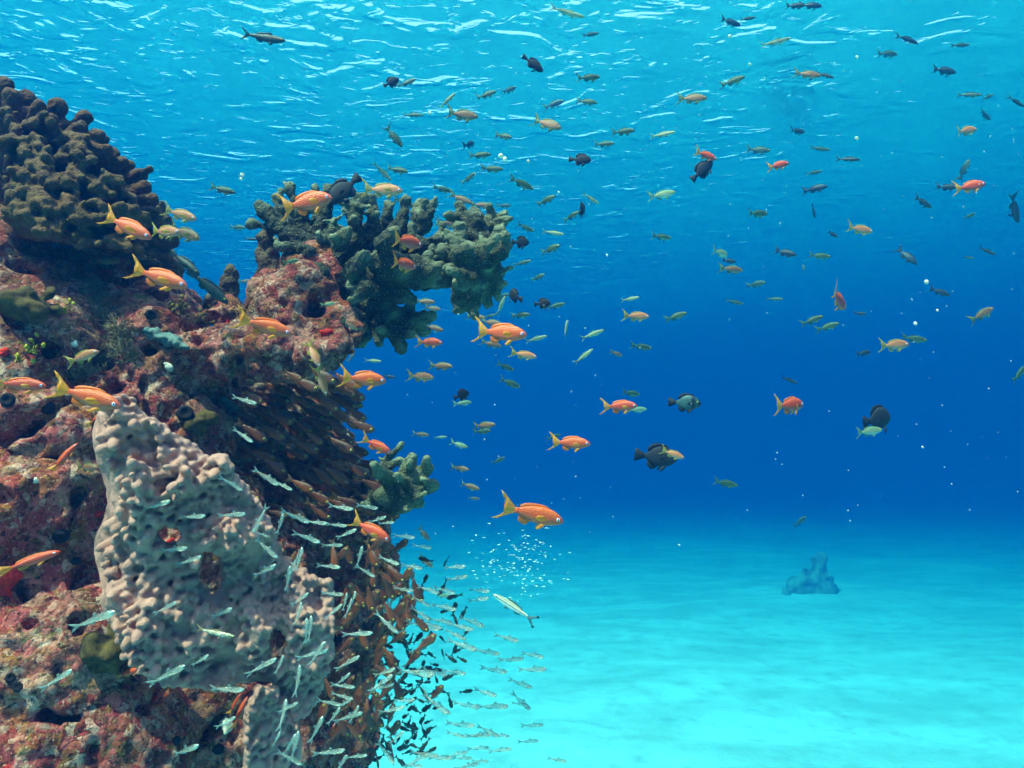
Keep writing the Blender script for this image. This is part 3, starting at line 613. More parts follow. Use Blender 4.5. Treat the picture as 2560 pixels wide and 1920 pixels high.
def body_mat(name, back, flank, belly, rough=.42, metal=0.0, var=.25, zs=(-.10, .0, .09), clear=0.0, head=None, scales=.22):
    """countershaded skin: back, flank and belly pigment by height on the fish, small scale pattern, each fish a shade of its own"""
    k = NT(name); c = k.coord('Object'); sp = k.n('SeparateXYZ'); k.set(sp.inputs[0], c)
    wob = k.math('MULTIPLY_ADD', k.noise(c, 9, 2, .5), .05, -.025)
    z = k.n('MapRange'); k.set(z.inputs[0], k.math('ADD', sp.outputs[2], wob)); z.inputs[1].default_value = zs[0] - .04; z.inputs[2].default_value = zs[2] + .04
    p1 = (zs[1] - zs[0] + .04) / (zs[2] - zs[0] + .08)
    col = k.ramp(z.outputs[0], [(.08, belly), (p1, flank), (.94, back)])
    if head: col = k.mix(k.math('MULTIPLY', k.ramp(sp.outputs[0], [(.36, 0), (.47, 1)]), .6), col, head)
    rnd = k.n('ObjectInfo').outputs['Random']
    col = k.mix(1.0, col, k.ramp(rnd, [(0, 1 - var), (1, 1.0)]), 'MULTIPLY')
    mp = k.n('Mapping'); k.set(mp.inputs[0], c); mp.inputs['Scale'].default_value = (34, 20, 40)
    v = k.voro(mp.outputs[0], 1.0, 'F1', .35)
    col = k.mix(k.math('MULTIPLY', k.ramp(v, [(.25, 0), (.6, 1)]), scales), col, (.05, .03, .02))
    b = k.bsdf(Base_Color=col, Roughness=rough, Metallic=metal, Specular_IOR_Level=.45, Normal=k.bump(v, .25, .01))
    if not clear: return k.done(b.outputs[0])
    m2 = k.n('MixShader'); x = k.n('BsdfTransparent')
    f = k.ramp(sp.outputs[0], [(.36, clear * 1.0), (.5, 0.0)]) if metal < .2 else k.math('MULTIPLY', k.ramp(sp.outputs[0], [(.28, 1.0), (.52, 0.0)]), clear)
    k.set(m2.inputs[0], f); k.set(m2.inputs[1], b.outputs[0]); k.set(m2.inputs[2], x.outputs[0])
    return k.done(m2.outputs[0])
def eye_mat(name, iris, ring=(.02, .02, .03)):
    k = NT(name); c = k.coord('Generated'); mp = k.n('Mapping'); k.set(mp.inputs[0], c); mp.inputs['Location'].default_value = (-.5, 0, -.5); mp.inputs['Scale'].default_value = (1, 0, 1)
    d = k.n('VectorMath', operation='LENGTH'); k.set(d.inputs[0], mp.outputs[0])
    col = k.ramp(d.outputs['Value'], [(0, iris), (.40, iris), (.46, ring)])
    return k.done(k.bsdf(Base_Color=col, Roughness=.12).outputs[0])
def simple(name, col, rough=.3, metal=0.0):
    k = NT(name); n = k.noise(k.coord('Object'), 14, 2); return k.done(k.bsdf(Base_Color=k.mix(n, col, tuple(v * .75 for v in col)), Roughness=rough, Metallic=metal).outputs[0])
M_PUPIL = simple('pupil', (.004, .004, .01), .08)
E_VIOLET = eye_mat('eye_violet', (.95, .80, .95), (.35, .10, .45)); E_GOLD = eye_mat('eye_gold', (.75, .50, .10), (.10, .06, .02)); E_SILVER = eye_mat('eye_silver', (.75, .85, .85), (.05, .08, .1))
COLOURS = {
 'orange_fin': (None, fin_mat('fin_orange', (1.0, .14, .02), (.98, .26, .02), .15)),
 'orange': (body_mat('skin_orange', (1.0, .13, .010), (1.0, .10, .018), (1.0, .17, .07), var=.12, head=(1.0, .13, .10)), fin_mat('fin_yellow', (.98, .22, .015), (.85, .42, .02), .25)),
 'red': (body_mat('skin_red', (.95, .09, .015), (.95, .065, .02), (.95, .17, .10), var=.15), fin_mat('fin_amber', (.9, .18, .02), (.8, .45, .05), .25)),
 'salmon': (body_mat('skin_salmon', (.60, .16, .04), (.85, .24, .10), (.95, .42, .27), var=.2), fin_mat('fin_olive_amber', (.55, .26, .05), (.42, .40, .06), .35)),
 'brown': (body_mat('skin_brown', (.20, .11, .03), (.50, .16, .07), (.62, .36, .25), var=.3), fin_mat('fin_olive', (.2, .16, .04), (.17, .24, .06), .35)),
 'olive': (body_mat('skin_olive', (.02, .075, .02), (.06, .11, .035), (.26, .32, .18), var=.35), fin_mat('fin_green', (.05, .10, .03), (.08, .20, .06), .4)),  # anthias dulled by distance: the greenish fade is put into the skin colour
 'pale': (body_mat('skin_pale', (.16, .26, .12), (.45, .42, .24), (.85, .78, .62), var=.25, rough=.3), fin_mat('fin_pale', (.2, .3, .15), (.25, .4, .2), .5)),
 'dark': (body_mat('skin_dark', (.012, .03, .03), (.025, .045, .04), (.05, .09, .08), var=.4), fin_mat('fin_dark', (.02, .04, .035), (.03, .06, .05), .3)),
 'black': (body_mat('skin_black', (.004, .005, .012), (.005, .006, .014), (.006, .007, .016), var=.2, rough=.75), simple('fin_black', (.004, .005, .012), .8)),
 'silver': (body_mat('skin_silver', (.16, .19, .17), (1.0, .82, .66), (1.0, .80, .62), rough=.2, metal=.3, var=.25, zs=(-.09, -.01, .06), clear=.58, scales=.06), fin_mat('fin_clear', (.25, .32, .32), (.4, .48, .46), .5)),
 'tawny': (body_mat('skin_tawny', (.11, .018, .006), (.34, .068, .016), (.46, .11, .028), var=.5, rough=.35, zs=(-.14, -.03, .10)), fin_mat('fin_tawny', (.14, .06, .02), (.2, .09, .03), .55)),
 'shade': (body_mat('skin_shade', (.02, .025, .018), (.055, .035, .016), (.03, .03, .02), var=.5, rough=.4, zs=(-.14, -.03, .10)), fin_mat('fin_shade', (.02, .02, .015), (.03, .03, .02), .4)),  # sweepers seen in silhouette: their shade is put into the skin colour
}
def m_banded():
    k = NT('skin_banded'); c = k.coord('Object'); sp = k.n('SeparateXYZ'); k.set(sp.inputs[0], c)
    col = k.ramp(k.math('ADD', sp.outputs[0], .5), [(.0, (.006, .01, .02)), (.30, (.05, .11, .10)), (.66, (.05, .11, .10)), (.70, (.006, .008, .016)), (.79, (.006, .008, .016)), (.83, (.05, .11, .10)), (.93, (.006, .01, .02))], 'LINEAR')
    v = k.voro(k.coord('Object', (34, 20, 40)), 1.0, 'F1', .4)
    col = k.mix(k.math('MULTIPLY', k.ramp(v, [(.2, 0), (.6, 1)]), .4), col, (.01, .012, .02))
    return k.done(k.bsdf(Base_Color=col, Roughness=.5).outputs[0])
def m_striped():
    k = NT('skin_striped'); c = k.coord('Object'); sp = k.n('SeparateXYZ'); k.set(sp.inputs[0], c)
    col = k.ramp(k.math('MULTIPLY_ADD', sp.outputs[2], 5.0, .5), [(0, (.9, .82, .8)), (.40, (.88, .78, .72)), (.47, (.20, .13, .05)), (.52, (.20, .13, .05)), (.57, (.85, .74, .6)), (.68, (.8, .66, .45)), (.73, (.25, .17, .07)), (.78, (.6, .5, .32)), (.95, (.45, .40, .25))])
    return k.done(k.bsdf(Base_Color=col, Roughness=.35, Specular_IOR_Level=.5).outputs[0])
def m_honey():
    k = NT('skin_honeycomb'); v = k.voro(k.coord('Object', (30, 14, 34)), 1.0, 'DISTANCE_TO_EDGE', .5)
    col = k.mix(k.ramp(v, [(.06, 0), (.16, 1)]), (.75, .58, .40), (.07, .025, .015))
    return k.done(k.bsdf(Base_Color=col, Roughness=.5).outputs[0])
COLOURS['banded'] = (m_banded(), COLOURS['black'][1]); COLOURS['striped'] = (m_striped(), fin_mat('fin_grey', (.10, .14, .12), (.14, .2, .18), .4)); COLOURS['honeycomb'] = (m_honey(), fin_mat('fin_honey', (.3, .16, .08), (.5, .3, .15), .3))
_fish = {}
def fish_meshes(spec, colour, detail, bend):
    key = (spec, colour, detail, round(bend, 2))
    if key in _fish: return _fish[key]
    s = SPEC[spec]; sk, fn = COLOURS[colour]; bf = COLOURS['orange_fin'][1] if colour in ('orange', 'red') else fn; em = {'orange': E_VIOLET, 'red': E_VIOLET, 'salmon': E_VIOLET, 'silver': E_SILVER, 'striped': E_SILVER}.get(colour, E_GOLD)
    body = loft(interp(s['keys']), 14, bend); ex, ez, er, ey = s['eye']
    fins = [sheet(s[k_], bend) for k_ in ('dorsal', 'anal') if s.get(k_)]
    pel = []
    if s.get('pelvic'):
        for sg in (1, -1): pel.append(sheet(s['pelvic'], bend, .004, sg * .012, Matrix.Rotation(sg * .35, 3, 'X')))
    pec = []
    if s.get('pect'):
        for sg in (1, -1):
            px0 = Vector((s['pect'][0][0], 0, s['pect'][0][1])); rot = Matrix.Rotation(sg * -.55, 3, 'Z')
            v, f = sheet([(a - px0.x, b - px0.z) for a, b in s['pect']], 0, .004)
            w = next(r[3] for r in interp(s['keys']) if r[0] <= px0.x)
            pec.append(([tuple(rot @ Vector(q) + Vector((px0.x, sg * w * .92, px0.z))) for q in v], f))
    er *= 1.15; eyes = [ball((ex, sg * ey * 1.02, ez), er) for sg in (1, -1)]; pup = [ball((ex + er * .05, sg * (ey * 1.02 + er * .36), ez), er * .55, 10, .5) for sg in (1, -1)]
    tail = sheet(s['tail'], bend)
    if spec == 'silver' or spec == 'sweeper': pass
    if detail == 3:
        m = dict(body=mesh_of('body', body, mats=[sk]), tail_fin=mesh_of('tail_fin', tail, mats=[fn]), dorsal_fin=mesh_of('dorsal_fin', fins[0], mats=[bf]), anal_fin=mesh_of('anal_fin', fins[1], mats=[bf]))
        for i, p in enumerate(pel): m['pelvic_fin' + '.' * i] = mesh_of('pelvic_fin', p, mats=[fn])
        for i, p in enumerate(pec): m['pectoral_fin' + '.' * i] = mesh_of('pectoral_fin', p, mats=[fn])
    elif detail == 2:
        m = dict(body=mesh_of('body', body, *(fins[1:] + pel), mats=[sk] + [fn] * (len(fins[1:]) + len(pel))), tail_fin=mesh_of('tail_fin', tail, mats=[fn]), dorsal_fin=mesh_of('dorsal_fin', fins[0], mats=[bf]))
    else:
        rest = fins + pel + [tail]
        m = dict(body=mesh_of('body', body, *(rest + eyes), mats=[sk] + [fn] * len(rest) + [em, em]))
        if colour in ('black', 'dark', 'shade'): m = dict(body=mesh_of('body', body, *rest, mats=[sk] + [fn] * len(rest)))
    if detail >= 2 and colour not in ('black', 'shade'):
        for i in (0, 1):
            m['eye' + '.' * i] = mesh_of('eye', eyes[i], mats=[em]); m['eye' + '.' * i + '>pupil'] = mesh_of('pupil', pup[i], mats=[M_PUPIL])
    if colour == 'striped':
        m['tail_tip'] = mesh_of('tail_tip', ball((-.485, bend * .97, .128), .03, 10, .4), mats=[M_PUPIL]); m['tail_tip.'] = mesh_of('tail_tip', ball((-.485, bend * .97, -.122), .03, 10, .4), mats=[M_PUPIL])
    _fish[key] = m; return m
FISH = []
REAL = {'anthias': .10, 'damsel': .085, 'silver': .055, 'sweeper': .06, 'slender': .09, 'grouper': .16}
def fish(spec, colour, x, y, length, ang, detail=1, d=None, yaw=0.0, face=1, bend=None, name=None, fat=1.0, key=None, tilt=0.0):
    """one fish: centre and nose-to-tail length in photo pixels, ang = nose up in degrees, yaw = nose away from us, face -1 = swims the other way"""
    rnd = random.Random(int(x * 7 + y * 13)); yaw = R(yaw + rnd.uniform(-8, 8) * (1 if key is None else 3.0))
    if bend is None: bend = rnd.choice((-.22, -.1, 0, 0, .12, .24))
    if d is None: d = REAL[spec] * F / length * math.cos(yaw)
    h = ray(x, y)
    if h is not None: d = min(d, h[2] - .045)
    L = length * d / F / max(.35, math.cos(yaw)); a = R(ang)
    hd = (CR * (face * math.cos(a) * math.cos(yaw)) + CU * (math.sin(a) * math.cos(yaw)) + CF * math.sin(yaw)).normalized()
    up = CU if abs(ang) < 75 else (CU * .5 - CR * face * math.copysign(1, a)); up = (up - hd * up.dot(hd)).normalized()
    if tilt: up = Matrix.Rotation(R(tilt), 3, hd) @ up
    sd_ = up.cross(hd)
    m4 = Matrix((( *hd, 0), (*sd_, 0), (*up, 0), (0, 0, 0, 1))).transposed()
    m4 = Matrix.Translation(P(x, y, d)) @ m4 @ Matrix.Diagonal((L, L, L * fat, 1))
    ms = fish_meshes(spec, colour, detail, bend)
    nm = name or {'anthias': 'anthias_fish', 'damsel': 'damselfish', 'silver': 'silver_sweeper', 'sweeper': 'glassy_sweeper', 'slender': 'slender_fish', 'grouper': 'grouper'}[spec]
    root = bpy.data.objects.new(nm, ms['body']); COL.objects.link(root); root.matrix_world = m4
    made = {}
    for kname, me in ms.items():
        if kname == 'body': continue
        par, _, leaf = kname.rpartition('>')
        o = bpy.data.objects.new(leaf.strip('.'), me); COL.objects.link(o); o.parent = made[par] if par else root; made[kname] = o
    root['category'] = 'fish'
    FISH.append(dict(o=root, x=x, y=y, l=length, a=ang, c=colour, s=spec, f=face, key=key, d=d, yaw=math.degrees(yaw)))
    return root
# ------------------------------------------------------------------ the fish, one by one
HERO = [  # spec, colour, x, y, length, nose-up, yaw, face, depth, fat, landmark phrase, label
 ('anthias','orange',767,507,128,14,0,1,1.62,1.12,'the orange fish over the coral tips','orange fish with yellow tail gliding just over the antler coral tips'),
 ('anthias','salmon',957,475,100,-3,0,1,1.75,.95,'the pinkish fish above the coral','pinkish orange fish with dark back swimming level above the antler coral'),
 ('damsel','black',862,474,105,-48,-10,-1,1.8,.85,'the black fish diving at the coral','black fish diving head down between two coral branches, fins raised'),
 ('anthias','red',1016,606,72,-4,38,1,1.72,1.15,'the upper plump orange fish','plump orange fish facing outward, upper of two before the antler coral'),
 ('anthias','red',1007,661,60,-6,38,1,1.72,1.1,'the lower plump orange fish','plump orange fish with yellow rim, lower of two before the antler coral'),
 ('anthias','orange',1252,832,132,-6,0,1,1.45,1.0,'the orange fish heading off the coral','bright orange fish with white eye heading into open blue off the coral'),
 ('anthias','orange',665,817,132,-16,0,1,1.42,.9,'the orange fish on the ledge','orange fish with feathery yellow tail hovering over the ledge'),
 ('anthias','orange',909,948,108,-6,12,1,1.5,1.05,'the orange fish turning by the cave','orange fish turning away at the mouth of the cave, tail up'),
 ('anthias','salmon',784,886,72,-66,0,1,1.5,.9,'the fish diving down the ledge','pinkish orange fish diving head down in front of the ledge edge'),
 ('anthias','salmon',803,952,78,-72,0,1,1.52,.8,'the lower diving fish','pinkish orange fish diving head down into the cave, below another'),
 ('anthias','orange',316,566,138,-26,0,1,1.42,.85,'the orange fish under the knobbed coral','orange fish slanting down under the knobbed colony, yellow tail raised'),
 ('anthias','orange',398,694,152,-18,0,1,1.35,.85,'the orange fish by the grouper','long orange fish with curved yellow tail beside a dark grouper'),
 ('anthias','orange',218,992,176,-17,0,1,1.12,.82,'the deep orange fish at the leather coral','largest deep orange fish, its nose touching the top of the leather coral'),
 ('anthias','red',54,962,118,-4,0,1,1.35,.85,'the red fish at the edge','dim red orange fish entering at the edge, behind the deep orange fish'),
 ('anthias','salmon',205,892,80,22,15,1,1.42,.9,'the shaded yellow tailed fish','shaded brownish orange fish with yellow tail before the hydroid curtain'),
 ('anthias','salmon',453,537,86,-18,0,1,1.6,.9,'the pinkish fish by the knobbed colony','pinkish brown fish with green tail leaving the foot of the knobbed colony'),
 ('anthias','salmon',409,578,92,-7,0,1,1.62,.95,'the pinkish fish behind the orange one','pinkish fish just ahead of the slanting orange fish, overlapping a second'),
 ('anthias','brown',462,583,86,-22,0,1,1.68,1.0,'the brown fish ahead of the pinkish one','brown fish overlapped from behind by a pinkish fish near the water gap'),
 ('grouper','dark',463,658,98,-38,0,1,1.66,.75,'the slim dark grouper','slim dark grouper slanting down beside the long orange fish'),
 ('grouper','dark',525,720,118,-42,0,1,1.7,.75,'the brown grouper in the gap','larger dark brown grouper nosing down into the gap by the crusted stump'),
 ('anthias','orange',1330,1284,164,-15,0,1,1.3,.88,'the big lone orange fish','biggest lone orange fish in open blue above the glittering fry'),
 ('anthias','red',942,1114,84,-28,0,1,1.55,.85,'the orange fish at the small fan coral','orange fish slanting down at the root of the small fan shaped coral'),
 ('anthias','red',926,1326,112,-27,0,1,1.45,.85,'the orange fish among silver sweepers','red orange fish slanting down among the silver sweepers'),
 ('anthias','orange',1426,1108,100,-2,0,1,1.75,.95,'the orange fish with a green follower','orange fish in open blue with a small green fish at its tail'),
 ('anthias','red',1549,1016,88,2,0,1,1.9,.95,'the orange fish overlapping a pale one','orange fish with spread tail lobes overlapping a pale fish behind it'),
 ('anthias','red',1974,1013,86,2,20,1,2.0,1.15,'the plump red orange fish','plump red orange fish alone in deep blue, tail half turned'),
 ('anthias','red',2091,750,76,-30,25,1,2.1,1.2,'the red fish with long tail lobes','red fish nosing down with long crescent tail lobes'),
 ('anthias','salmon',2233,863,76,3,0,1,2.2,1.0,'the pinkish fish with a forked tail','pinkish orange fish with wide forked tail in deep blue'),
 ('anthias','red',2425,466,76,9,0,1,2.3,1.0,'the red fish near the edge of view','red orange fish with dark forked tail near the edge of view'),
 ('anthias','salmon',2413,328,64,12,0,1,2.5,.95,'the reddish fish high by the edge','dusky reddish fish high in the blue by the edge of view'),
 ('anthias','red',1763,390,62,-14,0,1,2.4,.95,'the pink fish above a black damsel','pink orange fish passing right above a tilted black damsel'),
 ('anthias','red',1945,414,58,14,0,1,2.6,.95,'the lone pink fish','pink orange fish nosing up alone beneath the rippled surface'),
 ('anthias','brown',1157,288,78,-8,0,1,2.2,1.0,'the grey pink fish below the surface','grey pink fish with green back below the bright surface glare'),
 ('anthias','brown',1368,308,78,-24,0,1,2.2,.95,'the pink flanked fish nosing down','pink flanked fish with green back nosing down below the surface glare'),
 ('anthias','brown',1731,245,72,-3,0,1,2.4,.9,'the lilac bellied fish','grey fish with pale lilac belly below the rippled surface'),
 ('anthias','brown',2022,184,64,-12,0,1,2.6,.85,'the grey pink fish with a shadow','grey pink fish with a darker fish just ahead of it under the ripples'),
 ('slender','dark',662,97,104,-4,0,1,2.0,1.15,'the grey fish under the bright ripples','lone grey fish with green back under the bright surface ripples'),
 ('slender','pale',1417,34,92,-10,0,1,2.3,.85,'the pale fish at the surface','long pale lilac bellied fish close under the surface'),
 ('slender','pale',1937,108,82,16,0,1,2.5,.85,'the silvery fish nosing up at the surface','silvery green backed fish nosing up close under the surface'),
 ('damsel','black',1332,160,60,-32,25,1,2.2,.75,'the black damsel with upright tail','black damselfish with upright tail filament below the surface glare'),
 ('damsel','black',977,208,48,38,20,1,2.4,.8,'the small black damsel by the glare','small black damselfish with hanging fins, nose up below the glare'),
 ('damsel','black',1450,399,56,-8,0,1,2.4,.85,'the oval black damsel','oval black damselfish swimming level in open blue'),
 ('damsel','black',1754,428,78,42,0,1,2.4,.8,'the tilted black damsel','black damselfish tilted nose up under a pink orange fish'),
 ('damsel','black',1454,527,36,62,64,1,2.4,.9,'the black fish seen from behind','thin black damselfish seen from behind beside a small green fish'),
 ('damsel','black',1301,606,44,-4,0,1,2.1,1.15,'the squat black damsel','squat black damselfish with white spot just off the outer coral cluster'),
 ('damsel','black',1356,760,42,4,0,1,2.1,1.05,'the angular black damsel','angular black damselfish touching a small green fish below the coral'),
 ('damsel','black',1284,741,30,50,58,-1,2.1,1.0,'the tiny black fish end on','tiny black damselfish seen end on below the outer coral cluster'),
 ('damsel','black',1154,988,40,20,0,1,1.9,1.15,'the small black damsel off the cave','small black damselfish with white spot hanging off the cave mouth'),
 ('damsel','banded',1713,1008,78,-4,0,1,1.95,.95,'the banded damsel','grey green damselfish with a black band behind its head'),
 ('damsel','black',1640,1143,108,-8,0,1,1.9,.95,'the big black damsel','big black damselfish with a small pink fish crossing its head'),
 ('anthias','salmon',1682,1135,60,-20,0,1,1.75,.9,'the pink fish on the black damsel','small pink orange fish crossing in front of the big black damselfish'),
 ('damsel','black',2192,1050,90,8,20,1,2.0,1.1,'the round black damsel','round black damselfish behind a pale orange fish in deep blue'),
 ('anthias','pale',2169,1078,78,5,0,1,1.85,.8,'the pale fish under the round damsel','pale orange green fish passing under the round black damselfish'),
 ('slender','striped',1285,1516,124,30,0,-1,1.5,.85,'the striped fish','pale striped fish with black tail tips over the bright sand, facing the reef'),
 ('anthias','red',1074,856,66,-2,0,1,1.75,.95,'the pinkish fish under the coral','pinkish orange fish with dark tail below the lower coral tips'),
 ('anthias','salmon',1309,887,68,-10,0,1,1.8,.85,'the white eyed brown fish','pinkish brown fish with white eye under the orange fish off the coral'),
 ('anthias','salmon',1052,942,66,-4,0,1,1.8,.95,'the pinkish fish with trailing fins','pinkish brown fish with trailing green fins beside the turning orange fish'),
 ('slender','honeycomb',532,1584,112,-5,0,1,1.2,.7,'the honeycomb fish','honeycomb patterned hawkfish resting on the leather coral lobes'),
 ('anthias','pale',1801,632,46,-10,35,1,2.1,1.0,'the pale plump fish','pale pinkish plump fish half turned in open blue'),
 ('anthias','salmon',2149,574,68,-10,0,1,2.3,.95,'the orange brown fish with crescent tail','orange brown fish with thin crescent tail in open blue'),
 ('anthias','salmon',1590,791,66,-2,0,1,2.1,.95,'the tan fish in mid water','tan pinkish fish swimming level in mid water'),
 ('anthias','pale',1654,488,70,12,0,1,2.3,.85,'the pale orange fish nosing up','pale orange green fish nosing up in open blue'),
 ('anthias','brown',2456,786,62,32,0,1,2.3,1.0,'the dusky fish nosing up at the edge','dusky brown fish nosing up steeply near the edge of view'),
]
LAND = [(1180,650,'the outer coral cluster'), (1020,1215,'the small fan coral'), (2030,1450,'the far coral head'), (668,640,'the dead coral stump'), (980,850,'the lower coral tips')]
for sp_, c_, x, y, l, a, yw, fc, d_, ft, ph, lb in HERO:
    o = fish(sp_, c_, x, y, l, a, 3 if l > 80 or c_ == 'banded' else 2, d_, yw, fc, fat=ft * (1.16 if sp_ == 'anthias' else 1), name={'honeycomb': 'hawkfish', 'striped': 'striped_fish'}.get(c_))
    o['label'] = lb; LAND.append((x, y, ph))

AUTO = """
brown 1152 497 62 -24;brown 1203 513 54 -5;olive 1172 446 42 34;olive 1231 423 54 -5;olive 1200 388 56 5;dark 1177 361 26 60 55;olive 1304 459 64 -20;olive 1364 500 52 18;S1476 497 50 -28;olive 1428 540 46 24;olive 1511 360 50 0
faint 1260 515 36 0;brown 1119 560 56 -8;brown 1231 567 56 -8;olive 1314 570 46 -20;S1383 582 56 -9;olive 1375 622 54 15;faint 1306 657 48 12;olive 1344 693 40 18;olive 1654 592 52 -5;pale 1174 679 50 70;S1209 692 56 70
brown 1192 717 54 -5;S1198 752 38 -15;olive 1261 738 34 6;S1252 765 56 68;olive 1390 765 48 15;olive 1301 788 50 3;S1575 747 46 8;olive 1690 791 56 18;brown 1190 793 50 -6;faint 1223 790 36 10;brown 1228 806 56 -10;brown 1230 860 52 -15
S1340 847 58 15;S1413 822 50 72 40;S1481 836 66 22;olive 1603 867 56 -8;olive 1263 917 48 -22;olive 1277 958 54 -25;S1459 891 58 40;brown 1540 884 36 -18 35;olive 1577 983 50 -8;pale 1592 1024 52 2;brown 1209 1064 62 6;olive 1206 1078 44 4
olive 1384 1092 38 15;olive 1247 1151 36 25 30;olive 1814 1208 64 -12;brown 1176 1216 50 -14;brown 1150 1171 48 -6;pale 1156 1008 46 6;brown 1052 1086 44 -6;S1101 1093 34 4;pale 1147 1112 48 -16;brown 1102 915 62 -3;dark 974 942 30 -10 30
dark 1992 329 46 0;faint 1896 376 54 -10;faint 2050 372 50 -10;dark 2122 397 56 -8;faint 2034 432 46 12;dark 2038 471 56 5;dark 2367 469 48 -4;faint 2410 424 52 68;dark 2308 506 54 -28;dark 2532 522 76 -68;faint 2427 539 32 25;olive 1892 535 62 5
dark 2034 527 38 -72;dark 2083 586 32 -25;dark 1824 652 36 -12;brown 1830 673 62 -3;dark 1964 632 50 -20;olive 2050 640 54 -5;faint 2009 671 30 55 40;dark 2268 640 62 -48;faint 2421 644 32 -4;dark 2468 628 42 -30;faint 1890 710 46 8
faint 1836 755 48 -12;faint 1937 747 40 -5;dark 2151 784 30 -8;olive 2030 801 54 22;olive 2069 817 56 18;dark 2349 730 50 -22;olive 2285 847 60 -9;dark 2159 883 44 8;dark 1972 950 48 -20;olive 2548 935 60 42;faint 2000 1304 44 35
faint 1475 87 52 22;olive 1019 208 46 18;olive 1471 195 62 8;olive 1216 237 52 12;faint 1272 226 44 30;S1119 250 54 44;faint 1385 260 54 18;olive 1468 253 52 -10;faint 1032 286 56 -5;olive 985 342 64 -50;olive 1258 340 48 -18;olive 1558 329 58 3;S1656 336 60 5
dark 1988 15 46 0;dark 2030 12 54 -5;dark 1826 56 54 -14;dark 1869 47 42 10;dark 2270 97 66 -12;faint 2221 134 54 4;faint 2400 113 54 6;dark 2361 177 66 -4;olive 1832 202 58 12;dark 2062 188 46 -22;faint 2423 237 52 -10;faint 2468 243 46 26;dark 2540 254 52 -28;faint 2458 288 52 -14;faint 958 200 0 0
olive 556 474 64 -14;olive 994 425 56 -12;S955 430 62 -42;olive 1106 473 48 -10;olive 1013 508 60 -18;olive 592 568 46 -6;dark 628 597 32 -4;olive 728 654 40 16;brown 614 703 36 4;brown 240 584 74 0;brown 399 604 66 -30;brown 358 617 70 -8;brown 342 640 66 -14;brown 263 653 68 0
brown 1008 741 46 -22;brown 1062 754 54 -5;brown 1082 771 44 -10;brown 940 769 46 -6;brown 913 790 48 -14;brown 875 813 46 -34;brown 947 825 56 -5;olive 994 807 54 0;brown 1084 820 54 -16;olive 977 837 44 -12;S933 902 44 -4;brown 879 891 34 55;brown 1035 634 44 -4;brown 1106 614 36 60 30;brown 1115 560 50 -6;pale 820 760 34 10
red 247 1042 66 40;red 161 1143 88 52;brown 218 1168 72 0;red 76 1402 130 17;red 506 1304 104 62;red 592 1534 62 66;red 323 1682 84 20;red 623 1648 50 48;red 589 1759 64 60;red 600 1781 78 66;red 661 1860 76 78;red 770 1607 44 70;red 720 1650 60 30;red 828 1830 44 66
brown 1185 1246 30 -8;brown 1060 1335 44 -55;brown 1065 1405 46 -42;olive 1175 361 0 0;pale 1106 1490 40 10
"""
SIZE = lambda l: 'tiny' if l < 42 else 'small' if l < 60 else 'mid sized' if l < 90 else 'long'
CW = {'olive': 'olive green', 'brown': 'brownish pink', 'dark': 'dark green', 'pale': 'pale tan', 'red': 'red orange', 'salmon': 'pinkish'}
for t in AUTO.replace('\n', ';').split(';'):
    t = t.strip()
    if not t: continue
    if t[0] == 'S': t = 'S ' + t[1:]
    w = t.split(); c_ = w[0]; x, y, l, a = map(float, w[1:5]); yw = float(w[5]) if len(w) > 5 else 0
    if l == 0: continue
    rr = random.Random(int(x + 31 * y)).random()
    if c_ == 'S': fish('slender', 'pale', x, y, l, a, 1, None, yw, key='silvery')
    elif c_ == 'faint': fish('slender' if rr < .4 else 'anthias', 'olive', x, y, l, a, 1, 4.2 + rr * 2.4, yw, key='faint greenish')
    elif c_ == 'dark': fish('slender' if rr < .3 else 'anthias', 'dark', x, y, l, a, 1, 3.0 + rr * 2, yw, key='dark bluish')
    elif c_ == 'red': fish('anthias', 'red', x, y, l, a, 2, None, yw, fat=.6, key='slim red orange')
    else: fish('anthias', c_, x, y, l, a, 2 if l > 48 else 1, None, yw, fat=.92, key=CW[c_])
def pose(a): return 'climbing' if a > 28 else 'nosing up' if a > 9 else 'diving' if a < -28 else 'nosing down' if a < -9 else 'level'
ORD = ['nearest', 'second nearest', 'third nearest', 'fourth nearest', 'fifth nearest', 'sixth nearest', 'seventh nearest', 'eighth nearest']
pool = {}
for f in FISH:
    if f['key'] is None: continue
    lx, ly, ph = min(LAND, key=lambda q: (q[0] - f['x']) ** 2 + (q[1] - f['y']) ** 2)
    dx, dy = f['x'] - lx, f['y'] - ly
    rel = ('right of' if dx > 0 else 'left of') if abs(dx) > abs(dy) * 1.2 else ('below' if dy > 0 else 'above')
    pool.setdefault((f['key'], ph, rel), []).append((dx * dx + dy * dy, f))
for (kc, ph, rel), fs_ in pool.items():
    fs_.sort(key=lambda q: q[0])
    for i, (_, f) in enumerate(fs_):
        f['o']['label'] = '%s %s fish %s %s%s %s' % (SIZE(f['l']), kc, pose(f['a']), (ORD[i] + ' ') if len(fs_) > 1 else '', rel, ph)
        if len(f['o']['label'].split()) > 16: f['o']['label'] = f['o']['label'].replace('olive green', 'olive').replace('brownish pink', 'brownish').replace('mid sized ', '').replace('red orange fish', 'red fish').replace('of the ', 'of ')
        if len(f['o']['label'].split()) > 16: f['o']['label'] = ' '.join(f['o']['label'].split()[1:])
        if len(f['o']['label'].split()) > 16: f['o']['label'] = f['o']['label'].replace(' fish ' + pose(f['a']), ' fish')
        f['o']['group'] = 'fish scattered in the open water' if f['x'] > 700 else 'fish hovering close to the reef'

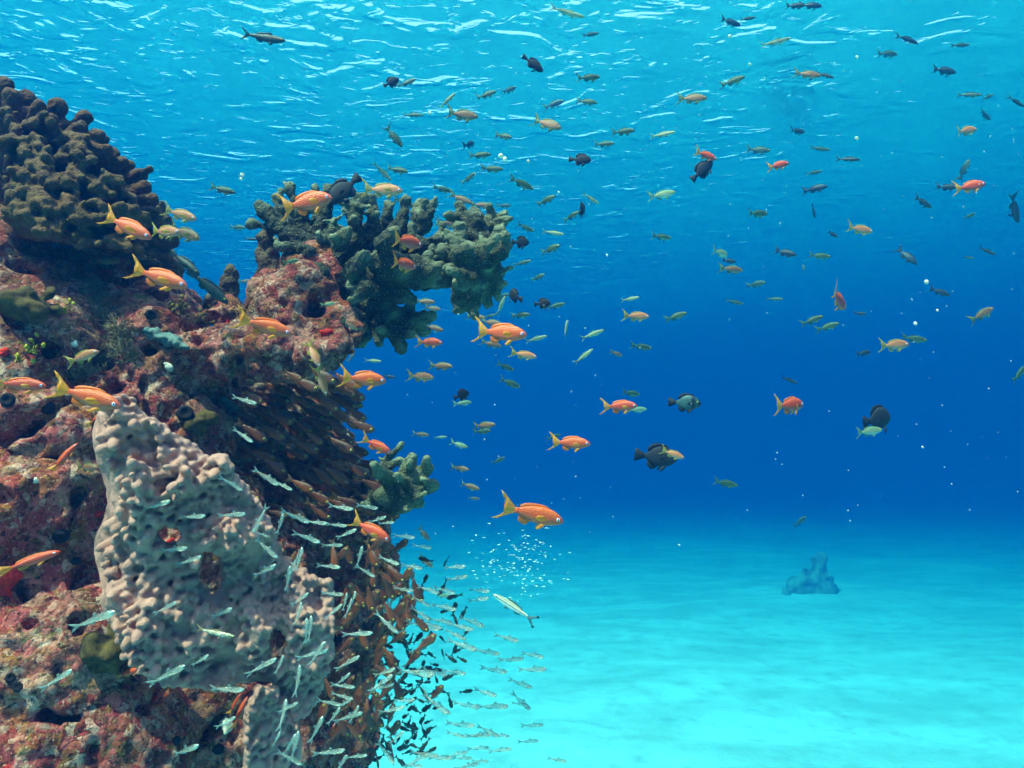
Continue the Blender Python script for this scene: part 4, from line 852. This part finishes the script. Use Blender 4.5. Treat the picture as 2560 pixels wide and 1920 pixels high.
# schools: silver sweepers in front of the leather coral and off the reef edge
def school(rows, spec, colour, detail, d, label, group, jit=0, name=None, fat=1.0):
    for r in rows:
        o = fish(spec, colour, r[0], r[1], r[2], r[3], detail, (d(*r[:2]) if callable(d) else d), r[5] if len(r) > 5 else 0, r[4] if len(r) > 4 else 1, name=name, fat=fat)
        o['label'] = label; o['group'] = group
SIL = [(611,1000,74,-14),(607,1088,70,-32),(580,1208,74,-32),(665,1192,86,-32),(706,1213,62,-24),(392,1262,80,18),(480,1292,74,6),(580,1286,78,5),(648,1298,88,-62,-1),(655,1335,40,-20),(430,1374,88,8),(471,1402,74,20),(658,1428,82,28),(665,1371,88,-34),(740,1290,86,-25),(790,1306,64,-5),(842,1312,58,-4),
 (852,1268,72,-8),(918,1266,62,-10),(943,1299,54,20),(966,1307,44,4),(866,1334,64,25),(768,1342,80,-22),(832,1362,58,0),(737,1406,74,-62,-1),(749,1396,66,76),(822,1415,68,-5),(720,1447,76,80),(898,1393,62,76),(914,1428,62,-30),(971,1402,66,-16),(700,1310,60,74)]
SIL2 = [(231,1550,140,22),(415,1518,66,28),(551,1534,80,27),(418,1686,114,27),(500,1651,62,34),(655,1664,92,27),(565,1724,108,3),(146,1696,98,34),(563,1806,70,30),(459,1879,104,27),
 (748,1500,64,38),(830,1484,66,-4),(862,1505,54,78),(835,1527,60,40),(872,1520,56,72),(745,1535,72,74),(764,1580,84,84),(775,1572,74,86),(965,1558,90,-38),(893,1584,90,4),(780,1635,92,15),(870,1655,76,28),(855,1700,62,42),(957,1718,66,16),(855,1740,68,-14),(978,1777,78,16),(885,1785,54,62),(835,1790,62,55),(790,1825,86,64),(870,1790,84,12),(735,1868,90,76),(820,1882,96,8),(965,1878,88,-56),(990,1846,60,44),(890,1890,66,4),(745,1700,86,84),(700,1660,56,70),(850,1915,70,60),(690,1850,50,66)]
SIL3 = [(1010,1340,56,-9),(1055,1366,50,-12),(1030,1416,56,-9),(1138,1417,54,4),(1142,1446,56,14),(1008,1474,54,-6),(1070,1474,60,-16),(1110,1474,60,-20),(1198,1476,54,-4),(1196,1499,54,10),(1052,1503,52,-28),(1110,1516,66,-14),(1050,1533,60,-34),(1060,1563,92,-12),(1100,1550,64,-14),(1180,1552,70,-24),(1152,1568,66,-10),(1138,1588,60,-18),(1155,1614,80,-16),(1215,1628,70,-14),(1266,1594,66,-16),(1332,1636,60,-14),(1278,1650,66,6),(1234,1674,72,-8),(1330,1673,74,2),(1300,1708,66,-22),(1214,1733,60,-14),(1230,1763,84,-6),(1165,1762,70,-8),(1302,1752,68,-44),(1150,1812,76,-4),(1330,1813,58,2),(1220,1825,64,-30),(1250,1838,50,-6),(1140,1838,50,-8),(1195,1835,66,-2),(1320,1853,56,4),(1195,1868,58,-4),(1250,1874,60,8),(1140,1884,58,6),(1155,1893,52,-4),(1100,1896,60,0),(1030,1912,52,-6),(1165,1913,64,4),(1392,1899,50,-12),(1190,1840,40,10),(1040,1680,96,-6),(1085,1682,66,-6),(1088,1762,86,-28),(1060,1885,76,-4),(1135,1680,62,-10),(1010,1752,56,6),(1040,1899,66,20),(1200,1902,44,-2),(1300,1760,44,-6)]
rs0 = random.Random(12)
SIL2 += [(rs0.uniform(700, 960), rs0.uniform(1480, 1900), rs0.uniform(50, 84), rs0.choice((-30, -12, 8, 20, 40, 62, 78)) + rs0.uniform(-8, 8)) for i in range(12)]
SIL = [(r[0], r[1], r[2] * .9) + r[3:] for r in SIL]; SIL2 = [(r[0], r[1], r[2] * .88) + r[3:] for r in SIL2]
school(SIL, 'silver', 'silver', 2, 1.30, 'silver blue sweeper fish between the orange fish and the upper leather coral', 'silver sweepers over the upper leather coral', fat=.92)
school(SIL2, 'silver', 'silver', 2, 1.22, 'silver sweeper fish with glassy tail low over the leather coral', 'silver sweepers low over the leather coral', fat=.86)
school(SIL3, 'silver', 'silver', 1, lambda x, y: 1.55 + .0012 * (x - 1000), 'small glassy silver sweeper streaming off the reef edge over bright sand', 'silver sweepers streaming off the reef edge', fat=.95)
# brown glassy sweepers packed in the cave
EYES6 = [(575,435),(735,510),(920,540),(935,645),(645,745),(755,695),(665,705),(490,760),(470,685),(445,620),(430,875),(280,905),(415,805),(685,915),(590,920),(860,920),(875,855),(1035,870),(1040,805),(1155,890),(1100,955),(930,1005),(800,1105),(1155,1055),(1215,1065),(1195,1100),(1290,1015),(505,1030),(430,480),(540,480),(1005,500),(1065,520),(1105,515),(1125,455),(1075,370),(920,385),(1000,405),(890,320),(1130,660),(1135,615),(1090,675),(1195,705),(290,1245),(1235,1195),(1320,1200),(1200,1190),(1285,1285),(855,1275),(905,1260),(985,1255),(1105,1240),(805,1250),(860,1395),(665,1395),(1400,1385),(1360,1415),(640,610),(800,610),(860,690),(980,720),(1010,610),(760,860),(960,820),(560,640),(520,560),(380,560),(760,380),(690,420),(830,430),(840,790),(660,1080),(1000,960),(1060,1080),(1000,1120),(900,1120),(720,1180),(620,1150),(560,1100),(640,1260),(740,1290),(1010,1330),(1120,1320),(1230,1360),(1060,1180),(480,980),(350,780),(370,690)]
rs = random.Random(21); rows = []
for ex, ey in EYES6:
    x, y = 550 + .3165 * ex, 850 + .3165 * ey; a = rs.uniform(-36, -16); l = rs.uniform(78, 98)
    rows.append((x - math.cos(R(a)) * l * .40, y + math.sin(R(a)) * l * .40, l, a))
for i in range(46):
    t = rs.random(); y = 930 + 370 * t; x = rs.uniform(600 - 40 * t, 860 + 110 * t); rows.append((x, y, rs.uniform(54, 80), rs.uniform(-38, -14)))
school(rows, 'sweeper', 'tawny', 2, lambda x, y: rs.uniform(1.74, 2.05), 'brown glassy sweeper with gold ringed eye packed under the ledge', 'brown sweepers packed in the cave under the ledge')
rows = []
for i in range(105):
    t = rs.random(); y = 1360 + 480 * t; x = 880 + 70 * rs.random() + 55 * rs.gauss(0, .8) + 55 * (1 - abs(2 * t - .7)); l = rs.uniform(62, 84)
    rows.append((x, y, l, rs.choice((-1, 1, 1)) * rs.uniform(35, 84)))
school(rows, 'sweeper', 'tawny', 2, lambda x, y: rs.uniform(1.58, 1.9), 'brown sweeper standing steeply in the hanging curtain beside the leather coral', 'brown sweepers hanging at the reef edge')
SH = [(1150,20),(1310,25),(1150,170),(1300,230),(1380,300),(1300,410),(1375,390),(1445,430),(1385,475),(1240,560),(1190,620),(1280,635),(1455,605),(1190,760),(1280,755),(1380,730),(1410,720),(1100,750),(1040,770),(1345,800),(1430,800),(1340,930),(1180,930),(1240,960),(1285,1050),(1210,1070),(1100,1000),(1345,1135),(1160,1180),(1100,1130),(1205,1335),(1050,1340),(1030,1290),(960,1480),(1010,1440),(1060,1480),(930,1440),(780,1490),(690,1520),(1085,1540),(1140,1480),(950,1600),(720,1600),(770,1590),(1020,840),(1120,860),(1090,930),(1150,980),(1010,1010),(1060,1040),(1210,850),(1140,1050),(1080,1200),(1130,1260),(1150,1380),(990,1360),(1080,1400),(870,1560),(1000,1530),(1180,1530),(700,1440),(660,1560),(1230,880),(1250,1180),(1180,1290),(1470,1060)]
rows = []
for zx, zy in SH:
    rows.append((700 + .3165 * zx + rs.uniform(-3, 3), 1395 + .3165 * zy + rs.uniform(-3, 3), rs.uniform(24, 42), rs.uniform(-80, 80), rs.choice((1, -1)), rs.uniform(-30, 30)))
for i in range(60):
    y = rs.uniform(1560, 1915); rows.append((rs.gauss(985, 38) - (y - 1560) * .05, y, rs.uniform(26, 46), rs.uniform(-85, 85), rs.choice((1, -1)), rs.uniform(-30, 30)))
school(rows, 'sweeper', 'shade', 1, lambda x, y: rs.uniform(1.75, 2.15), 'tiny dark sweeper silhouetted against the bright sand at the reef edge', 'dark sweepers silhouetted at the reef edge', name='dark_sweeper')
# glittering fry in open water below the big lone orange fish
m_fry = mesh_of('fry_fish', loft(interp([(.5,0,-.01,.01),(.3,.10,-.10,.08),(0,.11,-.11,.07),(-.35,.03,-.03,.015)], 8), 8), sheet([(-.33,.03),(-.5,.10),(-.44,0),(-.5,-.10),(-.33,-.03)]), mats=[simple('fry_silver', (.98, .98, .95), .2, .35), COLOURS['silver'][1]])
n = 0
while n < 150:
    gx, gy = rs.gauss(0, .5), rs.gauss(0, .52)
    if gx * gx + gy * gy > 1.1: continue
    x, y = 1292 + gx * 135, 1405 + gy * 108; n += 1; d = rs.uniform(2.3, 3.1); L = px(rs.uniform(6, 11), d)
    o = bpy.data.objects.new('fry_fish', m_fry); COL.objects.link(o)
    o.matrix_world = Matrix.Translation(P(x, y, d)) @ Euler((rs.uniform(-.3, .6), rs.uniform(-.35, .2), rs.uniform(-.5, .5))).to_matrix().to_4x4() @ Matrix.Diagonal((L, L, L, 1))
    tag(o, 'tiny glittering fry in the small cloud below the big lone orange fish', 'fish', 'glittering fry in open water')
# drifting plankton
for i, (x, y, r) in enumerate(((1252,390,8),(1320,402,4.5),(1074,281,5),(1824,90,5),(1874,160,4),(2142,142,4),(2141,345,5),(2316,704,6.5),(2343,775,3.5),(2288,808,5),(2306,1117,3),(605,437,6),(602,446,4),(1396,480,3),(1517,637,3.5),(1697,1362,3))):
    me = displace(blob_union('plankton_speck', [(tuple(P(x, y, .7)), px(r * .8, .7)), (tuple(P(x + (10 if i == 0 else 1), y + (8 if i == 0 else 1.5), .7)), px(r * .8, .7))], .0004, 2), lambda c: nz(c * 900) * .0003)
    tag(obj('plankton_speck', me, M_SHELL), 'white plankton speck drifting near in open water', 'plankton', 'white plankton specks')
bm = bmesh.new(); rp = random.Random(4)
for i in range(160):
    d = rp.uniform(.9, 2.6); s = px(rp.uniform(.8, 2.4), d)
    bmesh.ops.create_icosphere(bm, subdivisions=1, radius=s, matrix=Matrix.Translation(P(rp.uniform(950, 2550), rp.uniform(150, 1350), d)))
me = bpy.data.meshes.new('plankton_dust'); bm.to_mesh(me); bm.free()
dust_mat = NT('plankton_dust'); tr_ = dust_mat.n('BsdfTransparent'); df_ = dust_mat.bsdf(Base_Color=(.7, .75, .7), Roughness=.9); mx_ = dust_mat.n('MixShader'); dust_mat.set(mx_.inputs[0], .7); dust_mat.set(mx_.inputs[1], df_.outputs[0]); dust_mat.set(mx_.inputs[2], tr_.outputs[0])
tag(obj('plankton_dust', smooth(me), dust_mat.done(mx_.outputs[0])), kind='stuff')


# ------------------------------------------------------------------ the water itself: one even volume
def m_haze():
    k = NT('haze')
    v = k.n('VolumePrincipled')
    D = .19
    v.inputs['Density'].default_value = D
    v.inputs['Color'].default_value = (.0010, .046, .178, 1)
    v.inputs['Absorption Color'].default_value = (0.0, .44, .53, 1)
    v.inputs['Anisotropy'].default_value = .6
    k.t.links.new(v.outputs[0], k.out.inputs['Volume']); return k.m
bm = bmesh.new(); bmesh.ops.create_cube(bm, size=1); me = bpy.data.meshes.new('haze'); bm.to_mesh(me); bm.free()
hz = obj('haze', me, m_haze()); hz.scale = (300, 300, SURF_Z + .6 + 1.5); hz.location = (0, 40, (SURF_Z + .6 - 1.5) / 2)
tag(hz, kind='stuff')
